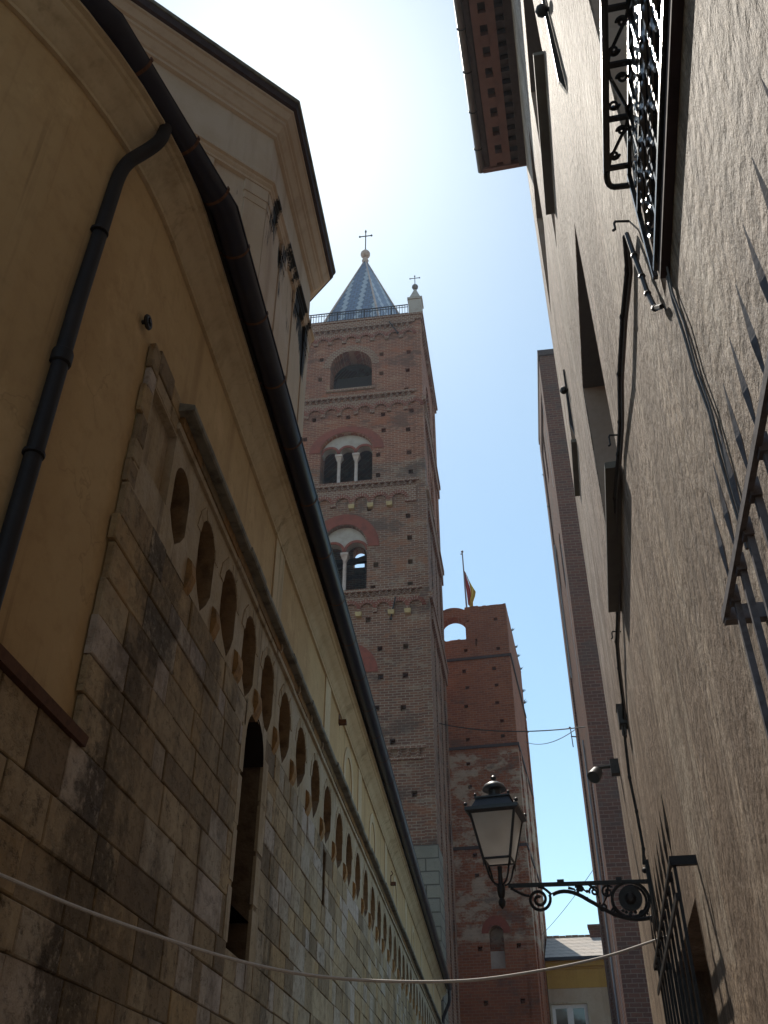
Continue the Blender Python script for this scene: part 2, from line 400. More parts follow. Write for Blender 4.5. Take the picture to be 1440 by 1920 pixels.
    band = n.noise(0.9, 5, 0.7, n.mapping((1.3, 1.3, 0.35), (9, 2, 4)))
    col = n.mix(n.math('MULTIPLY', n.ramp(band, 0.47, 0.57), 0.75), col, (0.21, 0.14, 0.09, 1))
    fib = n.noise(1.0, 5, 0.75, n.mapping((14, 14, 1.6), (2, 2, 2)))
    col = n.mix(n.math('MULTIPLY', n.ramp(fib, 0.49, 0.59), 0.7), col, (0.13, 0.085, 0.055, 1))
    nr = n.bump(n.math('MULTIPLY', n.math('ADD', grain, n.math('MULTIPLY', clod.outputs["Distance"], 0.8)), rgh), 0.9, 0.005)
    nr = n.bump(n.math('MULTIPLY', pits, n.math('MULTIPLY', rgh, -1.0)), 0.9, 0.012, nr)
    nr = n.bump(n.math('ADD', n.noise(7, 6, 0.75), n.math('MULTIPLY', lump, -0.5)), 0.6, 0.025, nr)
    nr = n.bump(coarse, 0.75, 0.022, nr)
    nr = n.bump(big, 0.3, 0.06, nr)
    return n.out(col, 0.75, nr, 0.35)
M['stucco'] = mat_stucco()
M['reveal'] = m_plaster('reveal_plaster', (0.40, 0.27, 0.20), (0.25, 0.165, 0.12), (0.45, 0.33, 0.26), 0.3, True, 2, 0.008)
M['head_dark'] = m_plain('dark_window_head', (0.15, 0.135, 0.13), (0.10, 0.09, 0.088), 0.7, 5, 0.5)
M['sill'] = m_plain('slate_sill', (0.16, 0.15, 0.13), (0.10, 0.09, 0.08), 0.7, 4, 0.5, 0.2, 0.006)
M['frame_grey'] = m_plain('grey_window_paint', (0.34, 0.34, 0.34), (0.25, 0.25, 0.25), 0.6, 8, 0.4)
M['shutter'] = m_plain('dark_green_shutter', (0.035, 0.045, 0.038), (0.02, 0.025, 0.02), 0.55, 9, 0.5)
M['eave_wood'] = m_plain('terracotta_eave_board', (0.21, 0.115, 0.10), (0.14, 0.08, 0.075), 0.85, 3, 0.6, 0.3, 0.01)
M['eave_dark'] = m_plain('dark_eave_timber', (0.075, 0.055, 0.055), (0.04, 0.03, 0.03), 0.85, 6, 0.6, 0.3, 0.01)
M['copper'] = m_plain('brown_gutter_copper', (0.13, 0.10, 0.095), (0.07, 0.055, 0.055), 0.45, 3, 0.5, 0.1, 0.005, 0.5)
M['cable'] = m_plain('black_cable', (0.02, 0.018, 0.018), (0.035, 0.03, 0.03), 0.5, 20, 0.5)
M['cable_grey'] = m_plain('grey_cable', (0.12, 0.105, 0.10), (0.07, 0.06, 0.055), 0.5, 20, 0.5)
M['white_cable'] = m_plain('white_cable', (0.62, 0.57, 0.52), (0.45, 0.4, 0.36), 0.6, 25, 0.5)
M['yellow_wall'] = m_plaster('yellow_wall', (0.42, 0.235, 0.055), (0.27, 0.14, 0.04), (0.46, 0.27, 0.07), 0.2, True, 1, 0.01)
M['beige_wall'] = m_plaster('beige_wall', (0.42, 0.31, 0.22), (0.27, 0.19, 0.13), (0.46, 0.36, 0.27), 0.2, True, 1, 0.01)
M['pale_roof'] = m_brick('pale_slate_roof', (0.58, 0.52, 0.46), (0.50, 0.46, 0.42), (0.3, 0.26, 0.23), 0.32, 0.5, 0.02, worn=0.1)
M['white_wood'] = m_plain('white_window_wood', (0.68, 0.66, 0.64), (0.5, 0.48, 0.46), 0.6, 8, 0.3)
M['stone_street'] = m_brick('street_paving', (0.34, 0.30, 0.26), (0.28, 0.25, 0.22), (0.12, 0.10, 0.09), 0.4, 0.6, 0.02)
M['lead'] = m_plain('lantern_metal', (0.035, 0.037, 0.045), (0.06, 0.055, 0.055), 0.4, 14, 0.5, 0.2, 0.003, 0.5)
M['box_grey'] = m_plain('dark_box_plastic', (0.07, 0.065, 0.06), (0.04, 0.04, 0.04), 0.5, 14, 0.5)
M['flag_red'] = m_plain('red_flag_cloth', (0.42, 0.045, 0.04), (0.30, 0.03, 0.03), 0.8, 2, 0.5)
M['flag_yellow'] = m_plain('yellow_flag_cloth', (0.62, 0.42, 0.06), (0.5, 0.32, 0.05), 0.8, 2, 0.5)
M['pole'] = m_plain('grey_pole', (0.30, 0.28, 0.29), (0.2, 0.18, 0.18), 0.5, 3, 0.5)
M['weed'] = m_plain('dry_weed', (0.06, 0.05, 0.03), (0.035, 0.035, 0.022), 0.9, 9, 0.6)

def mat_glass():
    n = NT('milky_lantern_glass')
    f = n.noise(4, 4, 0.6)
    col = n.mix(n.ramp(f, 0.35, 0.7), (0.93, 0.91, 0.89, 1), (0.86, 0.83, 0.80, 1))
    n.out(col, 0.35, None, 0.4)
    tr = n.n("ShaderNodeBsdfTranslucent"); n.lk(col, tr.inputs[0])
    mx = n.n("ShaderNodeMixShader"); mx.inputs[0].default_value = 0.82
    n.lk(n.bsdf.outputs[0], mx.inputs[1]); n.lk(tr.outputs[0], mx.inputs[2])
    out = n.t.nodes["Material Output"]
    n.lk(mx.outputs[0], out.inputs[0])
    return n.m
M['milk'] = mat_glass()
def mat_pane():
    n = NT('window_pane')
    return n.out((0.03, 0.035, 0.04, 1), 0.05, n.bump(n.noise(2.2, 2, 0.5), 0.08, 0.02), 0.9)
M['pane'] = mat_pane()

# ------------------------------------------------------------------ geometry helpers
class Frame:
    def __init__(self, deg):
        self.a = R(deg)
    def w(self, p):
        c, s = math.cos(self.a), math.sin(self.a)
        return Vector((p[0] * c + p[1] * s, -p[0] * s + p[1] * c, p[2]))
FC, FR, FB, FT, FV, FD = Frame(6.0), Frame(11.72), Frame(8.5), Frame(8.1), Frame(12.5), Frame(7.1)
BASE = {}

def tag(o, label=None, cat=None, group=None, kind=None):
    if label: o['label'] = label
    if cat: o['category'] = cat
    if group: o['group'] = group
    if kind: o['kind'] = kind
    return o

def thing(name, label, cat, frame, base, group=None):
    o = bpy.data.objects.new(name, None)
    COL.objects.link(o)
    o.empty_display_size = 0.3
    o.location = frame.w(base)
    o.rotation_euler = (0, 0, -frame.a)
    BASE[o] = Vector(base)
    return tag(o, label, cat, group)

class MB:
    def __init__(self):
        self.v, self.f, self.tone, self.uv = [], [], [], None
    def add(self, vs, fs, tone=0.5):
        k = len(self.v)
        self.v += [tuple(p) for p in vs]
        self.f += [tuple(i + k for i in q) for q in fs]
        self.tone += [tone] * len(fs)
        return self
    def box(self, x0, x1, y0, y1, z0, z1, tone=0.5):
        vs = [(x0, y0, z0), (x1, y0, z0), (x1, y1, z0), (x0, y1, z0), (x0, y0, z1), (x1, y0, z1), (x1, y1, z1), (x0, y1, z1)]
        return self.add(vs, [(0, 3, 2, 1), (4, 5, 6, 7), (0, 1, 5, 4), (1, 2, 6, 5), (2, 3, 7, 6), (3, 0, 4, 7)], tone)
    def obox(self, c, ax, ay, az, tone=0.5):
        c, ax, ay, az = Vector(c), Vector(ax), Vector(ay), Vector(az)
        vs = [c + sx * ax + sy * ay + sz * az for sz in (-1, 1) for sy in (-1, 1) for sx in (-1, 1)]
        return self.add(vs, [(0, 2, 3, 1), (4, 5, 7, 6), (0, 1, 5, 4), (1, 3, 7, 5), (3, 2, 6, 7), (2, 0, 4, 6)], tone)
    def prism(self, poly, d):
        """extrude a closed 3-D polygon by vector d"""
        n = len(poly); d = Vector(d)
        vs = [Vector(p) for p in poly] + [Vector(p) + d for p in poly]
        fs = [tuple(range(n))[::-1], tuple(range(n, 2 * n))] + [(i, (i + 1) % n, n + (i + 1) % n, n + i) for i in range(n)]
        return self.add(vs, fs)
    def tube(self, pts, r, n=8, caps=True):
        pts = [Vector(p) for p in pts]
        rs = r if isinstance(r, (list, tuple)) else [r] * len(pts)
        t0 = (pts[1] - pts[0]).normalized()
        up = Vector((0, 0, 1)) if abs(t0.z) < 0.9 else Vector((1, 0, 0))
        nrm = t0.cross(up).normalized()
        vs, fs = [], []
        for i, p in enumerate(pts):
            if i == 0: t = pts[1] - pts[0]
            elif i == len(pts) - 1: t = pts[-1] - pts[-2]
            else: t = (pts[i + 1] - pts[i]).normalized() + (pts[i] - pts[i - 1]).normalized()
            t = t.normalized() if t.length > 1e-9 else t0
            nrm = (nrm - t * nrm.dot(t))
            nrm = nrm.normalized() if nrm.length > 1e-6 else t.orthogonal().normalized()
            b = t.cross(nrm)
            for k in range(n):
                a = 2 * math.pi * k / n
                vs.append(p + (nrm * math.cos(a) + b * math.sin(a)) * rs[i])
        for i in range(len(pts) - 1):
            for k in range(n):
                fs.append((i * n + k, i * n + (k + 1) % n, (i + 1) * n + (k + 1) % n, (i + 1) * n + k))
        if caps:
            fs.append(tuple(range(n))[::-1]); fs.append(tuple(range((len(pts) - 1) * n, len(pts) * n)))
        return self.add(vs, fs)
    def lathe(self, prof, c, n=16):
        """prof: (r, z) pairs about the vertical through c"""
        vs, fs = [], []
        for r, z in prof:
            for k in range(n):
                a = 2 * math.pi * k / n
                vs.append((c[0] + r * math.cos(a), c[1] + r * math.sin(a), c[2] + z))
        for i in range(len(prof) - 1):
            for k in range(n):
                fs.append((i * n + k, i * n + (k + 1) % n, (i + 1) * n + (k + 1) % n, (i + 1) * n + k))
        fs.append(tuple(range(n))[::-1]); fs.append(tuple(range((len(prof) - 1) * n, len(prof) * n)))
        return self.add(vs, fs)
    def frustum(self, c, h0, h1, z0, z1, rot=0.0, n=4):
        vs = []
        for h, z in ((h0, z0), (h1, z1)):
            for k in range(n):
                a = rot + math.pi / 4 + 2 * math.pi * k / n
                rr = h * math.sqrt(2)
                vs.append((c[0] + rr * math.cos(a), c[1] + rr * math.sin(a), z))
        fs = [(k, (k + 1) % n, n + (k + 1) % n, n + k) for k in range(n)] + [tuple(range(n))[::-1], tuple(range(n, 2 * n))]
        return self.add(vs, fs)
    def sphere(self, c, r, n=12):
        prof = [(r * math.sin(math.pi * i / n), -r * math.cos(math.pi * i / n)) for i in range(n + 1)]
        prof[0] = (r * 0.02, -r); prof[-1] = (r * 0.02, r)
        return self.lathe(prof, c, n)
    def sweep(self, path, nrms, prof, closed=False):
        """prof: (offset along the path normal, z); path: (x, y)"""
        vs, fs = [], []
        m = len(prof)
        for (x, y), (nx, ny) in zip(path, nrms):
            for o, z in prof:
                vs.append((x + nx * o, y + ny * o, z))
        for i in range(len(path) - 1):
            for k in range(m if closed else m - 1):
                k2 = (k + 1) % m
                fs.append((i * m + k, (i + 1) * m + k, (i + 1) * m + k2, i * m + k2))
        return self.add(vs, fs)
    def build(self, name, mat, parent=None, smooth=False, label=None, tones=False, base=None):
        me = bpy.data.meshes.new(name)
        b = base
        if b is None:
            q = parent
            while q is not None and q not in BASE:
                q = q.parent
            b = BASE[q] if q is not None else Vector((0, 0, 0))
        b = Vector(b)
        me.from_pydata([tuple(Vector(p) - b) for p in self.v], [], self.f)
        me.validate()
        if tones and len(me.polygons) == len(self.tone):
            at = me.attributes.new("tone", 'FLOAT', 'FACE')
            at.data.foreach_set("value", self.tone)
        if isinstance(mat, str): mat = M[mat]
        me.materials.append(mat)
        bm = bmesh.new(); bm.from_mesh(me)
        bmesh.ops.recalc_face_normals(bm, faces=bm.faces)
        bm.to_mesh(me); bm.free()
        if smooth:
            for p in me.polygons: p.use_smooth = True
            try: me.set_sharp_from_angle(angle=R(40))
            except Exception: pass
        o = bpy.data.objects.new(name, me)
        COL.objects.link(o)
        if parent: o.parent = parent
        if label: o['label'] = label
        return o

def arc(c, ru, rw, n=14, a0=math.pi, a1=0.0):
    return [(c[0] + ru * math.cos(a0 + (a1 - a0) * i / n), c[1] + rw * math.sin(a0 + (a1 - a0) * i / n)) for i in range(n + 1)]

def panel(mb, u0, u1, w0, w1, ops, mp, rev=None):
    revs = rev if isinstance(rev, list) else None
    rev = rev if isinstance(rev, MB) else mb
    """wall face with real openings. op: u0,u1,w0,w1, rise (arch height), depth, back. mp(u,w,d)->point, d inward"""
    cu, cw = {u0, u1}, {w0, w1}
    for o in ops:
        cu |= {min(max(o['u0'], u0), u1), min(max(o['u1'], u0), u1)}
        cw |= {min(max(o['w0'], w0), w1), min(max(o['w1'], w0), w1)}
    cu, cw = sorted(cu), sorted(cw)
    for i in range(len(cu) - 1):
        for j in range(len(cw) - 1):
            a, b, c, d = cu[i], cu[i + 1], cw[j], cw[j + 1]
            mu, mw = (a + b) / 2, (c + d) / 2
            if any(o['u0'] < mu < o['u1'] and o['w0'] < mw < o['w1'] for o in ops):
                continue
            mb.add([mp(a, c, 0), mp(b, c, 0), mp(b, d, 0), mp(a, d, 0)], [(0, 1, 2, 3)])
    for o in ops:
        if revs is not None:
            rev = MB(); revs.append(rev)
        rise = o.get('rise', 0); dep = o.get('depth', 0.3); back = o.get('back', False)
        a, b, c, d = o['u0'], o['u1'], o['w0'], o['w1']
        if rise:
            sp = d - rise; cx = (a + b) / 2
            ap = arc((cx, sp), (b - a) / 2, rise, o.get('n', 12))
            h = len(ap) // 2
            mb.add([mp(a, d, 0)] + [mp(p[0], p[1], 0) for p in ap[:h + 1]], [(0, i + 2, i + 1) for i in range(h)])
            mb.add([mp(b, d, 0)] + [mp(p[0], p[1], 0) for p in ap[h:]], [(0, i + 2, i + 1) for i in range(len(ap) - h - 1)])
            loop = [(a, c)] + ap + [(b, c)]
        else:
            loop = [(a, c), (a, d), (b, d), (b, c)]
        foot = o.get('foot', 0)
        if foot:
            mid = a + (b - a) * o.get('lean', 0.5)
            fp_ = [(a, c + foot), (a + (mid - a) * 0.45, c + foot * 0.45), (mid, c), (b - (b - mid) * 0.4, c + foot * 0.5), (b, c + foot)]
            mb.add([mp(a, c, 0)] + [mp(p[0], p[1], 0) for p in fp_[:3]], [(0, 3, 2, 1)][:1])
            mb.add([mp(b, c, 0)] + [mp(p[0], p[1], 0) for p in fp_[2:]], [(0, 1, 2, 3)])
            loop = loop[:]
            loop[0] = fp_[0]; loop[-1] = fp_[4]
            loop = loop + [fp_[3], fp_[2], fp_[1]]
        n = len(loop)
        rng = range(n) if not o.get('open_bottom') else range(n - 1)
        for i in rng:
            p, q = loop[i], loop[(i + 1) % n]
            rev.add([mp(p[0], p[1], 0), mp(q[0], q[1], 0), mp(q[0], q[1], dep), mp(p[0], p[1], dep)], [(0, 1, 2, 3)])
        if back:
            mb.add([mp(p[0], p[1], dep) for p in loop], [tuple(range(n))])

def ring(mb, c, ri, ro, d, mp, n=16, a0=math.pi, a1=0.0, d0=0.0):
    """arch band from inner radii ri=(u,w) to outer radii ro, standing d proud of the face"""
    pi, po = arc(c, ri[0], ri[1], n, a0, a1), arc(c, ro[0], ro[1], n, a0, a1)
    for i in range(n):
        A, B, C, D = pi[i], pi[i + 1], po[i + 1], po[i]
        vs = [mp(*p, -d) for p in (A, B, C, D)] + [mp(*p, d0) for p in (A, B, C, D)]
        mb.add(vs, [(0, 1, 2, 3), (0, 4, 5, 1), (3, 2, 6, 7), (1, 5, 6, 2), (0, 3, 7, 4)])

def spiral(c, r0, r1, turns, a0, plane, n=40):
    """points of a spiral; plane(u,w)->3-D"""
    pts = []
    for i in range(n + 1):
        t = i / n
        a = a0 + turns * 2 * math.pi * t
        r = r0 + (r1 - r0) * t
        pts.append(plane(c[0] + r * math.cos(a), c[1] + r * math.sin(a)))
    return pts

def bez(p0, p1, p2, p3, n=12):
    p0, p1, p2, p3 = map(Vector, (p0, p1, p2, p3))
    return [p0 * (1 - t) ** 3 + p1 * 3 * t * (1 - t) ** 2 + p2 * 3 * t * t * (1 - t) + p3 * t ** 3 for t in [i / n for i in range(n + 1)]]

# ------------------------------------------------------------------ ground
g = MB()
g.add([(-700, -700, 0), (700, -700, 0), (700, 700, 0), (-700, 700, 0)], [(0, 1, 2, 3)])
tag(g.build('street', 'stone_street'), 'paved lane between the church and the houses', None, None, 'structure')

# ------------------------------------------------------------------ cathedral (left)
church = thing('church', 'long church flank of pale ashlar and ochre plaster along the left of the lane', 'church', FC, (-2.26, 5.0, 0))
XS, XP = -2.26, -2.31
END = 46.0
mpS = lambda u, w, d: (XS - d, u, w)
arch_y = [5.86, 6.66, 7.48, 8.36, 9.27, 10.26, 11.34, 12.47, 13.55, 14.75, 15.9, 17.05]
while arch_y[-1] < 44.5: arch_y.append(arch_y[-1] + 1.16)
# arcade zone: face with tall round-headed niches
mb = MB()
pit_ = [(arch_y[min(i + 1, len(arch_y) - 1)] - arch_y[max(i - 1, 0)]) / (2 if 0 < i < len(arch_y) - 1 else 1) for i in range(len(arch_y))]
half_ = [p * 0.31 * rnd.uniform(0.94, 1.04) for p in pit_]
ops = [dict(u0=y - h_, u1=y + h_, w0=5.50 + rnd.uniform(-0.05, 0.06), w1=6.35 + rnd.uniform(-0.02, 0.01), rise=h_ * rnd.uniform(0.92, 1.05), depth=0.16, n=10, foot=rnd.uniform(0.22, 0.4), lean=rnd.uniform(0.3, 0.68)) for y, h_ in zip(arch_y, half_)]
ops[0] = dict(u0=5.66, u1=6.06, w0=5.62, w1=6.33, rise=0.2, depth=0.16, n=10, foot=0.2)
ops.append(dict(u0=4.98, u1=5.56, w0=5.78, w1=6.46, depth=0.07))
rv = []
panel(mb, 4.86, END, 5.46, 6.52, ops, mpS, rv)
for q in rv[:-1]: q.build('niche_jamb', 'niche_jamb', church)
rv[-1].build('niche_jamb', 'dressed', church)
arcade = mb.build('blind_arcade', 'dressed', church)
mb = MB()
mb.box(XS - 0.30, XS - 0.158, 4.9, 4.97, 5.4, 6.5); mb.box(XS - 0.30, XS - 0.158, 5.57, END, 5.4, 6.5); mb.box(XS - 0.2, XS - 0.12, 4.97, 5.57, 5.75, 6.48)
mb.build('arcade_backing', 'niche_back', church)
for i, y in enumerate(arch_y[:-1]):
    ym = (y + arch_y[i + 1]) / 2
    c = MB()
    s = rnd.uniform(0.6, 1.1)
    ym = (y + half_[i] + arch_y[i + 1] - half_[i + 1]) / 2
    w = min(0.09, (arch_y[i + 1] - half_[i + 1] - y - half_[i]) / 2 - 0.015) * s
    prof = [(XS + 0.001, 5.42), (XS + 0.03, 5.47), (XS + 0.055, 5.56), (XS + 0.04, 5.68), (XS + 0.001, 5.72)]
    c.prism([(p[0], ym - w, p[1]) for p in prof], (0, 2 * w, 0))
    c.build('corbel', 'corbel', church)

for y, h_, o_ in zip(arch_y[1:22], half_[1:22], ops[1:22]):
    c = MB(); sp_ = o_['w1'] - o_['rise']
    for k in range(6):
        a0 = math.pi * (k + 0.04) / 6; a1 = math.pi * (k + 0.96) / 6; t_ = rnd.uniform(0.002, 0.012); r2 = 0.10 + rnd.uniform(-0.015, 0.02)
        if sp_ + (h_ + r2) * math.sin(max(a0, min(a1, math.pi / 2))) > 6.49: r2 = max(0.03, 6.485 - sp_ - h_)
        A = [(y + (h_ + 0.003 + q) * math.cos(a), sp_ + (o_['rise'] + 0.003 + q) * math.sin(a)) for q, a in ((0, a0), (min(r2, 0.115 * pit_[0] / 0.8), a0), (min(r2, 0.115), a1), (0, a1))]
        c.prism([(XS - 0.004, p[0], p[1]) for p in A], (0.004 + t_, 0, 0))
    c.build('arch_stones', 'ashlar_old', church)
# ashlar courses, every block a stone of its own tone
def in_open(y0, y1, z0, z1, rects):
    for (a, b, c, d) in rects:
        if y0 < b and y1 > a and z0 < d and z1 > c:
            return (a, b, c, d)
    return None
rects = [(8.48, 9.32, 3.22, 5.5), (13.30, 13.56, 4.66, 5.38)]
blocks = MB()
def block(y0, y1, z0, z1):
    if y1 - y0 < 0.03 or z1 - z0 < 0.03: return
    g_ = 0.005
    pr = rnd.uniform(0.0, 0.014)
    j = lambda: rnd.uniform(-0.004, 0.004)
    a, b, c, d = y0 + g_ + j(), y1 - g_ + j(), z0 + g_ + j(), z1 - g_ + j()
    e = rnd.uniform(0.004, 0.009)
    x0, x1 = XS - 0.04, XS + pr
    vs = [(x0, a, c), (x0, b, c), (x0, b, d), (x0, a, d), (x1 - e, a, c), (x1 - e, b, c), (x1 - e, b, d), (x1 - e, a, d),
          (x1, a + e, c + e), (x1, b - e, c + e), (x1, b - e, d - e), (x1, a + e, d - e)]
    fs = [(4, 5, 9, 8), (5, 6, 10, 9), (6, 7, 11, 10), (7, 4, 8, 11), (8, 9, 10, 11), (0, 1, 5, 4), (1, 2, 6, 5), (2, 3, 7, 6), (3, 0, 4, 7)]
    blocks.add(vs, fs, rnd.random())
def course(z0, z1, ya, yb):
    y = ya
    while y < yb - 0.02:
        L = rnd.choice([rnd.uniform(0.22, 0.4), rnd.uniform(0.4, 0.65), rnd.uniform(0.5, 0.85)])
        y1 = min(y + L, yb)
        if yb - y1 < 0.15: y1 = yb
        hit = in_open(y, y1, z0, z1, rects)
        if hit:
            a, b, c, d = hit
            if y < a: block(y, a, z0, z1)
            if y1 > b: block(b, y1, z0, z1)
            if z0 < c - 0.02: block(max(y, a), min(y1, b), z0, c)
            if z1 > d + 0.02: block(max(y, a), min(y1, b), d, z1)
        else:
            block(y, y1, z0, z1)
        y = y1
z = 0.0
while z < 5.44:
    h = rnd.uniform(0.19, 0.31)
    z1 = z + h
    if 3.3 < z < 3.58 and z1 > 3.58: z1 = 3.6
    if abs(z1 - 3.6) < 0.12: z1 = 3.6
    if z1 > 5.30: z1 = 5.46
    course(z, z1, 0.6 if z1 <= 3.61 else 4.80 + rnd.uniform(-0.025, 0.025), END)
    z = z1
blocks.build('ashlar_facing', 'ashlar', church, tones=True)
# quoin stones ending the arcade zone by the ochre plaster
qb = MB(); blocks2 = blocks
blocks = MB(); z = 5.46
while z < 6.75:
    z1 = min(z + rnd.uniform(0.17, 0.3), 6.78)
    block(4.82 + rnd.uniform(-0.03, 0.03), 4.975, z, z1)
    z = z1
blocks.build('quoin', 'ashlar', church, tones=True)
mb = MB(); mb.box(XS - 0.15, XS - 0.068, 4.97, 5.57, 5.76, 6.47); mb.build('blocked_niche', 'dressed', church)
blocks = MB(); block(4.98, 5.35, 6.47, 6.62); block(5.35, 5.56, 6.47, 6.62); block(4.95, 5.3, 6.62, 6.83); block(5.3, 5.53, 6.62, 6.80)
blocks.build('cap_stone', 'ashlar', church, tones=True)
# wall behind the facing, with the two slits cut through it
mb = MB()
panel(mb, 0.6, END, 0, 3.58, [dict(u0=8.48, u1=9.32, w0=3.22, w1=3.58, depth=0.5)], lambda u, w, d: (XS - 0.010 - d, u, w))
mb.build('wall_core', 'mortar', church)
mb = MB()
panel(mb, 4.86, END, 3.58, 5.47, [dict(u0=8.48, u1=9.32, w0=3.58, w1=5.47, depth=0.5), dict(u0=13.30, u1=13.56, w0=4.66, w1=5.38, depth=0.3)], lambda u, w, d: (XS - 0.010 - d, u, w))
mb.box(XS - 0.6, XS - 0.5, 8.3, 9.5, 3.0, 5.7); mb.box(XS - 0.49, XS - 0.045, 9.318, 9.34, 3.22, 5.2)
mb.box(XS - 0.5, XS - 0.33, 13.2, 13.7, 4.5, 5.5)
mb.build('wall_core', 'mortar', church)
# lancet: tall slit with round head and broken far jamb
win = MB()
win.box(XS - 0.49, XS - 0.30, 8.49, 9.31, 3.22, 5.3)
win.build('lancet_window', 'dark', church)  # near-black block stands in for the unlit depth of the slit
mb = MB()
hz = 5.12
op = [dict(u0=8.50, u1=9.30, w0=hz - 0.02, w1=5.48, rise=0.36, depth=0.28, n=14, open_bottom=True)]
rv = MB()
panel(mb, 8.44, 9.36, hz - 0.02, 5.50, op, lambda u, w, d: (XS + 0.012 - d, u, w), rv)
rv.build('lancet_soffit', 'dark', church)  # shade under the slit's head put into a near-black colour
for k in range(4):
    y0 = 8.36 - rnd.uniform(0, .05); mb.box(XS - 0.02, XS + 0.014, y0, 8.485, 3.25 + k * 0.5, 3.7 + k * 0.5)
    y0 = 9.315; mb.box(XS - 0.02, XS + 0.014, y0, 9.5 + rnd.uniform(0, .1), 3.25 + k * 0.5, 3.7 + k * 0.5)
mb.build('lancet_head', 'dressed', church)
# cornice above the arches: stone fillet, brick band, slate drip
mb = MB(); y = 5.5
while y < END:
    L = rnd.uniform(0.7, 1.3); e = rnd.uniform(0, 0.012)
    mb.box(XS - 0.1, XS + 0.03 + e, y, min(y + L, END) - 0.006, 6.50, 6.56)
    y += L
mb.build('cornice_fillet', 'dressed', church)
mb = MB(); mb.box(XS - 0.1, XS + 0.045, 5.55, END, 6.56, 6.66)
mb.build('cornice_brick_band', 'terracotta', church)
mb = MB(); y = 5.47
while y < END:
    L = rnd.uniform(0.5, 1.1); e = rnd.uniform(-0.008, 0.012); dz = rnd.uniform(-0.006, 0.006)
    x1 = XS + 0.14 + e
    y1 = min(y + L, END) - 0.008
    mb.prism([(XS - 0.15, y, 6.66 + dz), (x1 - 0.015, y, 6.66 + dz), (x1, y, 6.675 + dz), (x1, y, 6.715 + dz), (XS - 0.15, y, 6.79 + dz)], (0, y1 - y, 0))
    y += L
mb.build('cornice_drip', 'slate', church)
for y in (9.55, 10.7, 11.6, 12.55):
    f_ = MB(); pts = [(XS + 0.055, y, 6.55), (XS + 0.07, y + 0.01, 6.6), (XS + 0.06, y + 0.015, 6.66)]
    f_.tube(pts, 0.012, 6); f_.build('cornice_clip', 'dressed', church)

# plaster wall: straight over the stone, rounded like an apse this side of the quoins
def plaster_path():
    path = [(XP, END)]
    y = 44.0
    while y > 5.2:
        path.append((XP, y)); y -= 2.0
    RR = 4.1; yc = 4.85
    a = 0.0
    while a < 100:
        path.append((XP - RR + RR * math.cos(R(a)), yc - RR * math.sin(R(a))))
        a += 4
    nr = []
    for i in range(len(path)):
        p, q = path[max(i - 1, 0)], path[min(i + 1, len(path) - 1)]
        dx, dy = q[0] - p[0], q[1] - p[1]
        L = math.hypot(dx, dy)
        nr.append((-dy / L, dx / L))
    return path, nr
PP, PN = plaster_path()
iw = [i for i, p in enumerate(PP) if p[1] < 5.3]
mb = MB(); mb.sweep(PP, PN, [(0, 6.6), (0, 8.12)])
mb.sweep(PP[iw[0]:], PN[iw[0]:], [(0, 3.5), (0, 6.6)])
wall_p = mb.build('plaster_wall', 'plaster', church)
# coving under the eaves
mb = MB()
prof = [(0.0, 7.99), (0.035, 7.99), (0.035, 8.03), (0.05, 8.04), (0.075, 8.10), (0.12, 8.16), (0.19, 8.20), (0.20, 8.225), (0.225, 8.235), (0.235, 8.27), (0.275, 8.275), (0.275, 8.33), (0.0, 8.36)]
mb.sweep(PP, PN, prof)
mb.build('eaves_coving', 'plaster_pale', church, smooth=True)
mb = MB(); gpath = [(-1.905, 45.6), (-1.905, 30), (-1.905, 18), (-1.905, 10), (-1.905, 4.86), (-2.335, 3.22), (-2.95, 2.35), (-3.8, 1.7), (-4.9, 1.3)]
def path_normals(P):
    nr = []
    for i in range(len(P)):
        p, q = P[max(i - 1, 0)], P[min(i + 1, len(P) - 1)]
        L = math.hypot(q[0] - p[0], q[1] - p[1]); nr.append((-(q[1] - p[1]) / L, (q[0] - p[0]) / L))
    return nr
GN = path_normals(gpath)
mb.sweep(gpath, GN, [(-0.62, 8.372), (-0.20, 8.375), (0.09, 8.43), (0.09, 8.46), (-0.62, 8.50)])
mb.build('eaves_board', 'soffit_dark', church)
mb = MB(); mb.sweep(gpath, GN, [(-1.2, 8.75), (-0.4, 8.53), (0.06, 8.47), (0.06, 8.50), (-0.4, 8.57), (-1.2, 8.80)])
mb.build('roof', 'tile', church)
# plaster lesenes and worn blind arches between cornice and coving
for k, y in enumerate((9.3, 13.2, 17.2, 22.0, 27.5, 33.5, 40.0)):
    mb = MB(); mb.box(XP, XP + 0.018, y, y + 0.5, 6.6, 7.99); mb.build('plaster_strip', 'plaster_pale', church)
for y in (15.9, 19.6, 24.6, 30.3):
    mb = MB(); ring(mb, (y, 7.25), (0.42, 0.42), (0.60, 0.60), 0.02, lambda u, w, d: (XP - d, u, w), 12)
    mb.box(XP, XP + 0.02, y - 0.60, y - 0.42, 6.7, 7.25); mb.box(XP, XP + 0.02, y + 0.42, y + 0.60, 6.7, 7.25)
    mb.build('blocked_window', 'plaster_pale', church)
# ledge where the plaster meets the stone foot
mb = MB()
mb.prism([(XS + 0.035, 0.6, 3.60), (XS + 0.045, 0.6, 3.66), (XS - 0.05, 0.6, 3.72), (-6.5, 0.6, 3.72), (-6.5, 0.6, 3.60)], (0, 4.30, 0))
mb.build('ledge', 'rust', church)
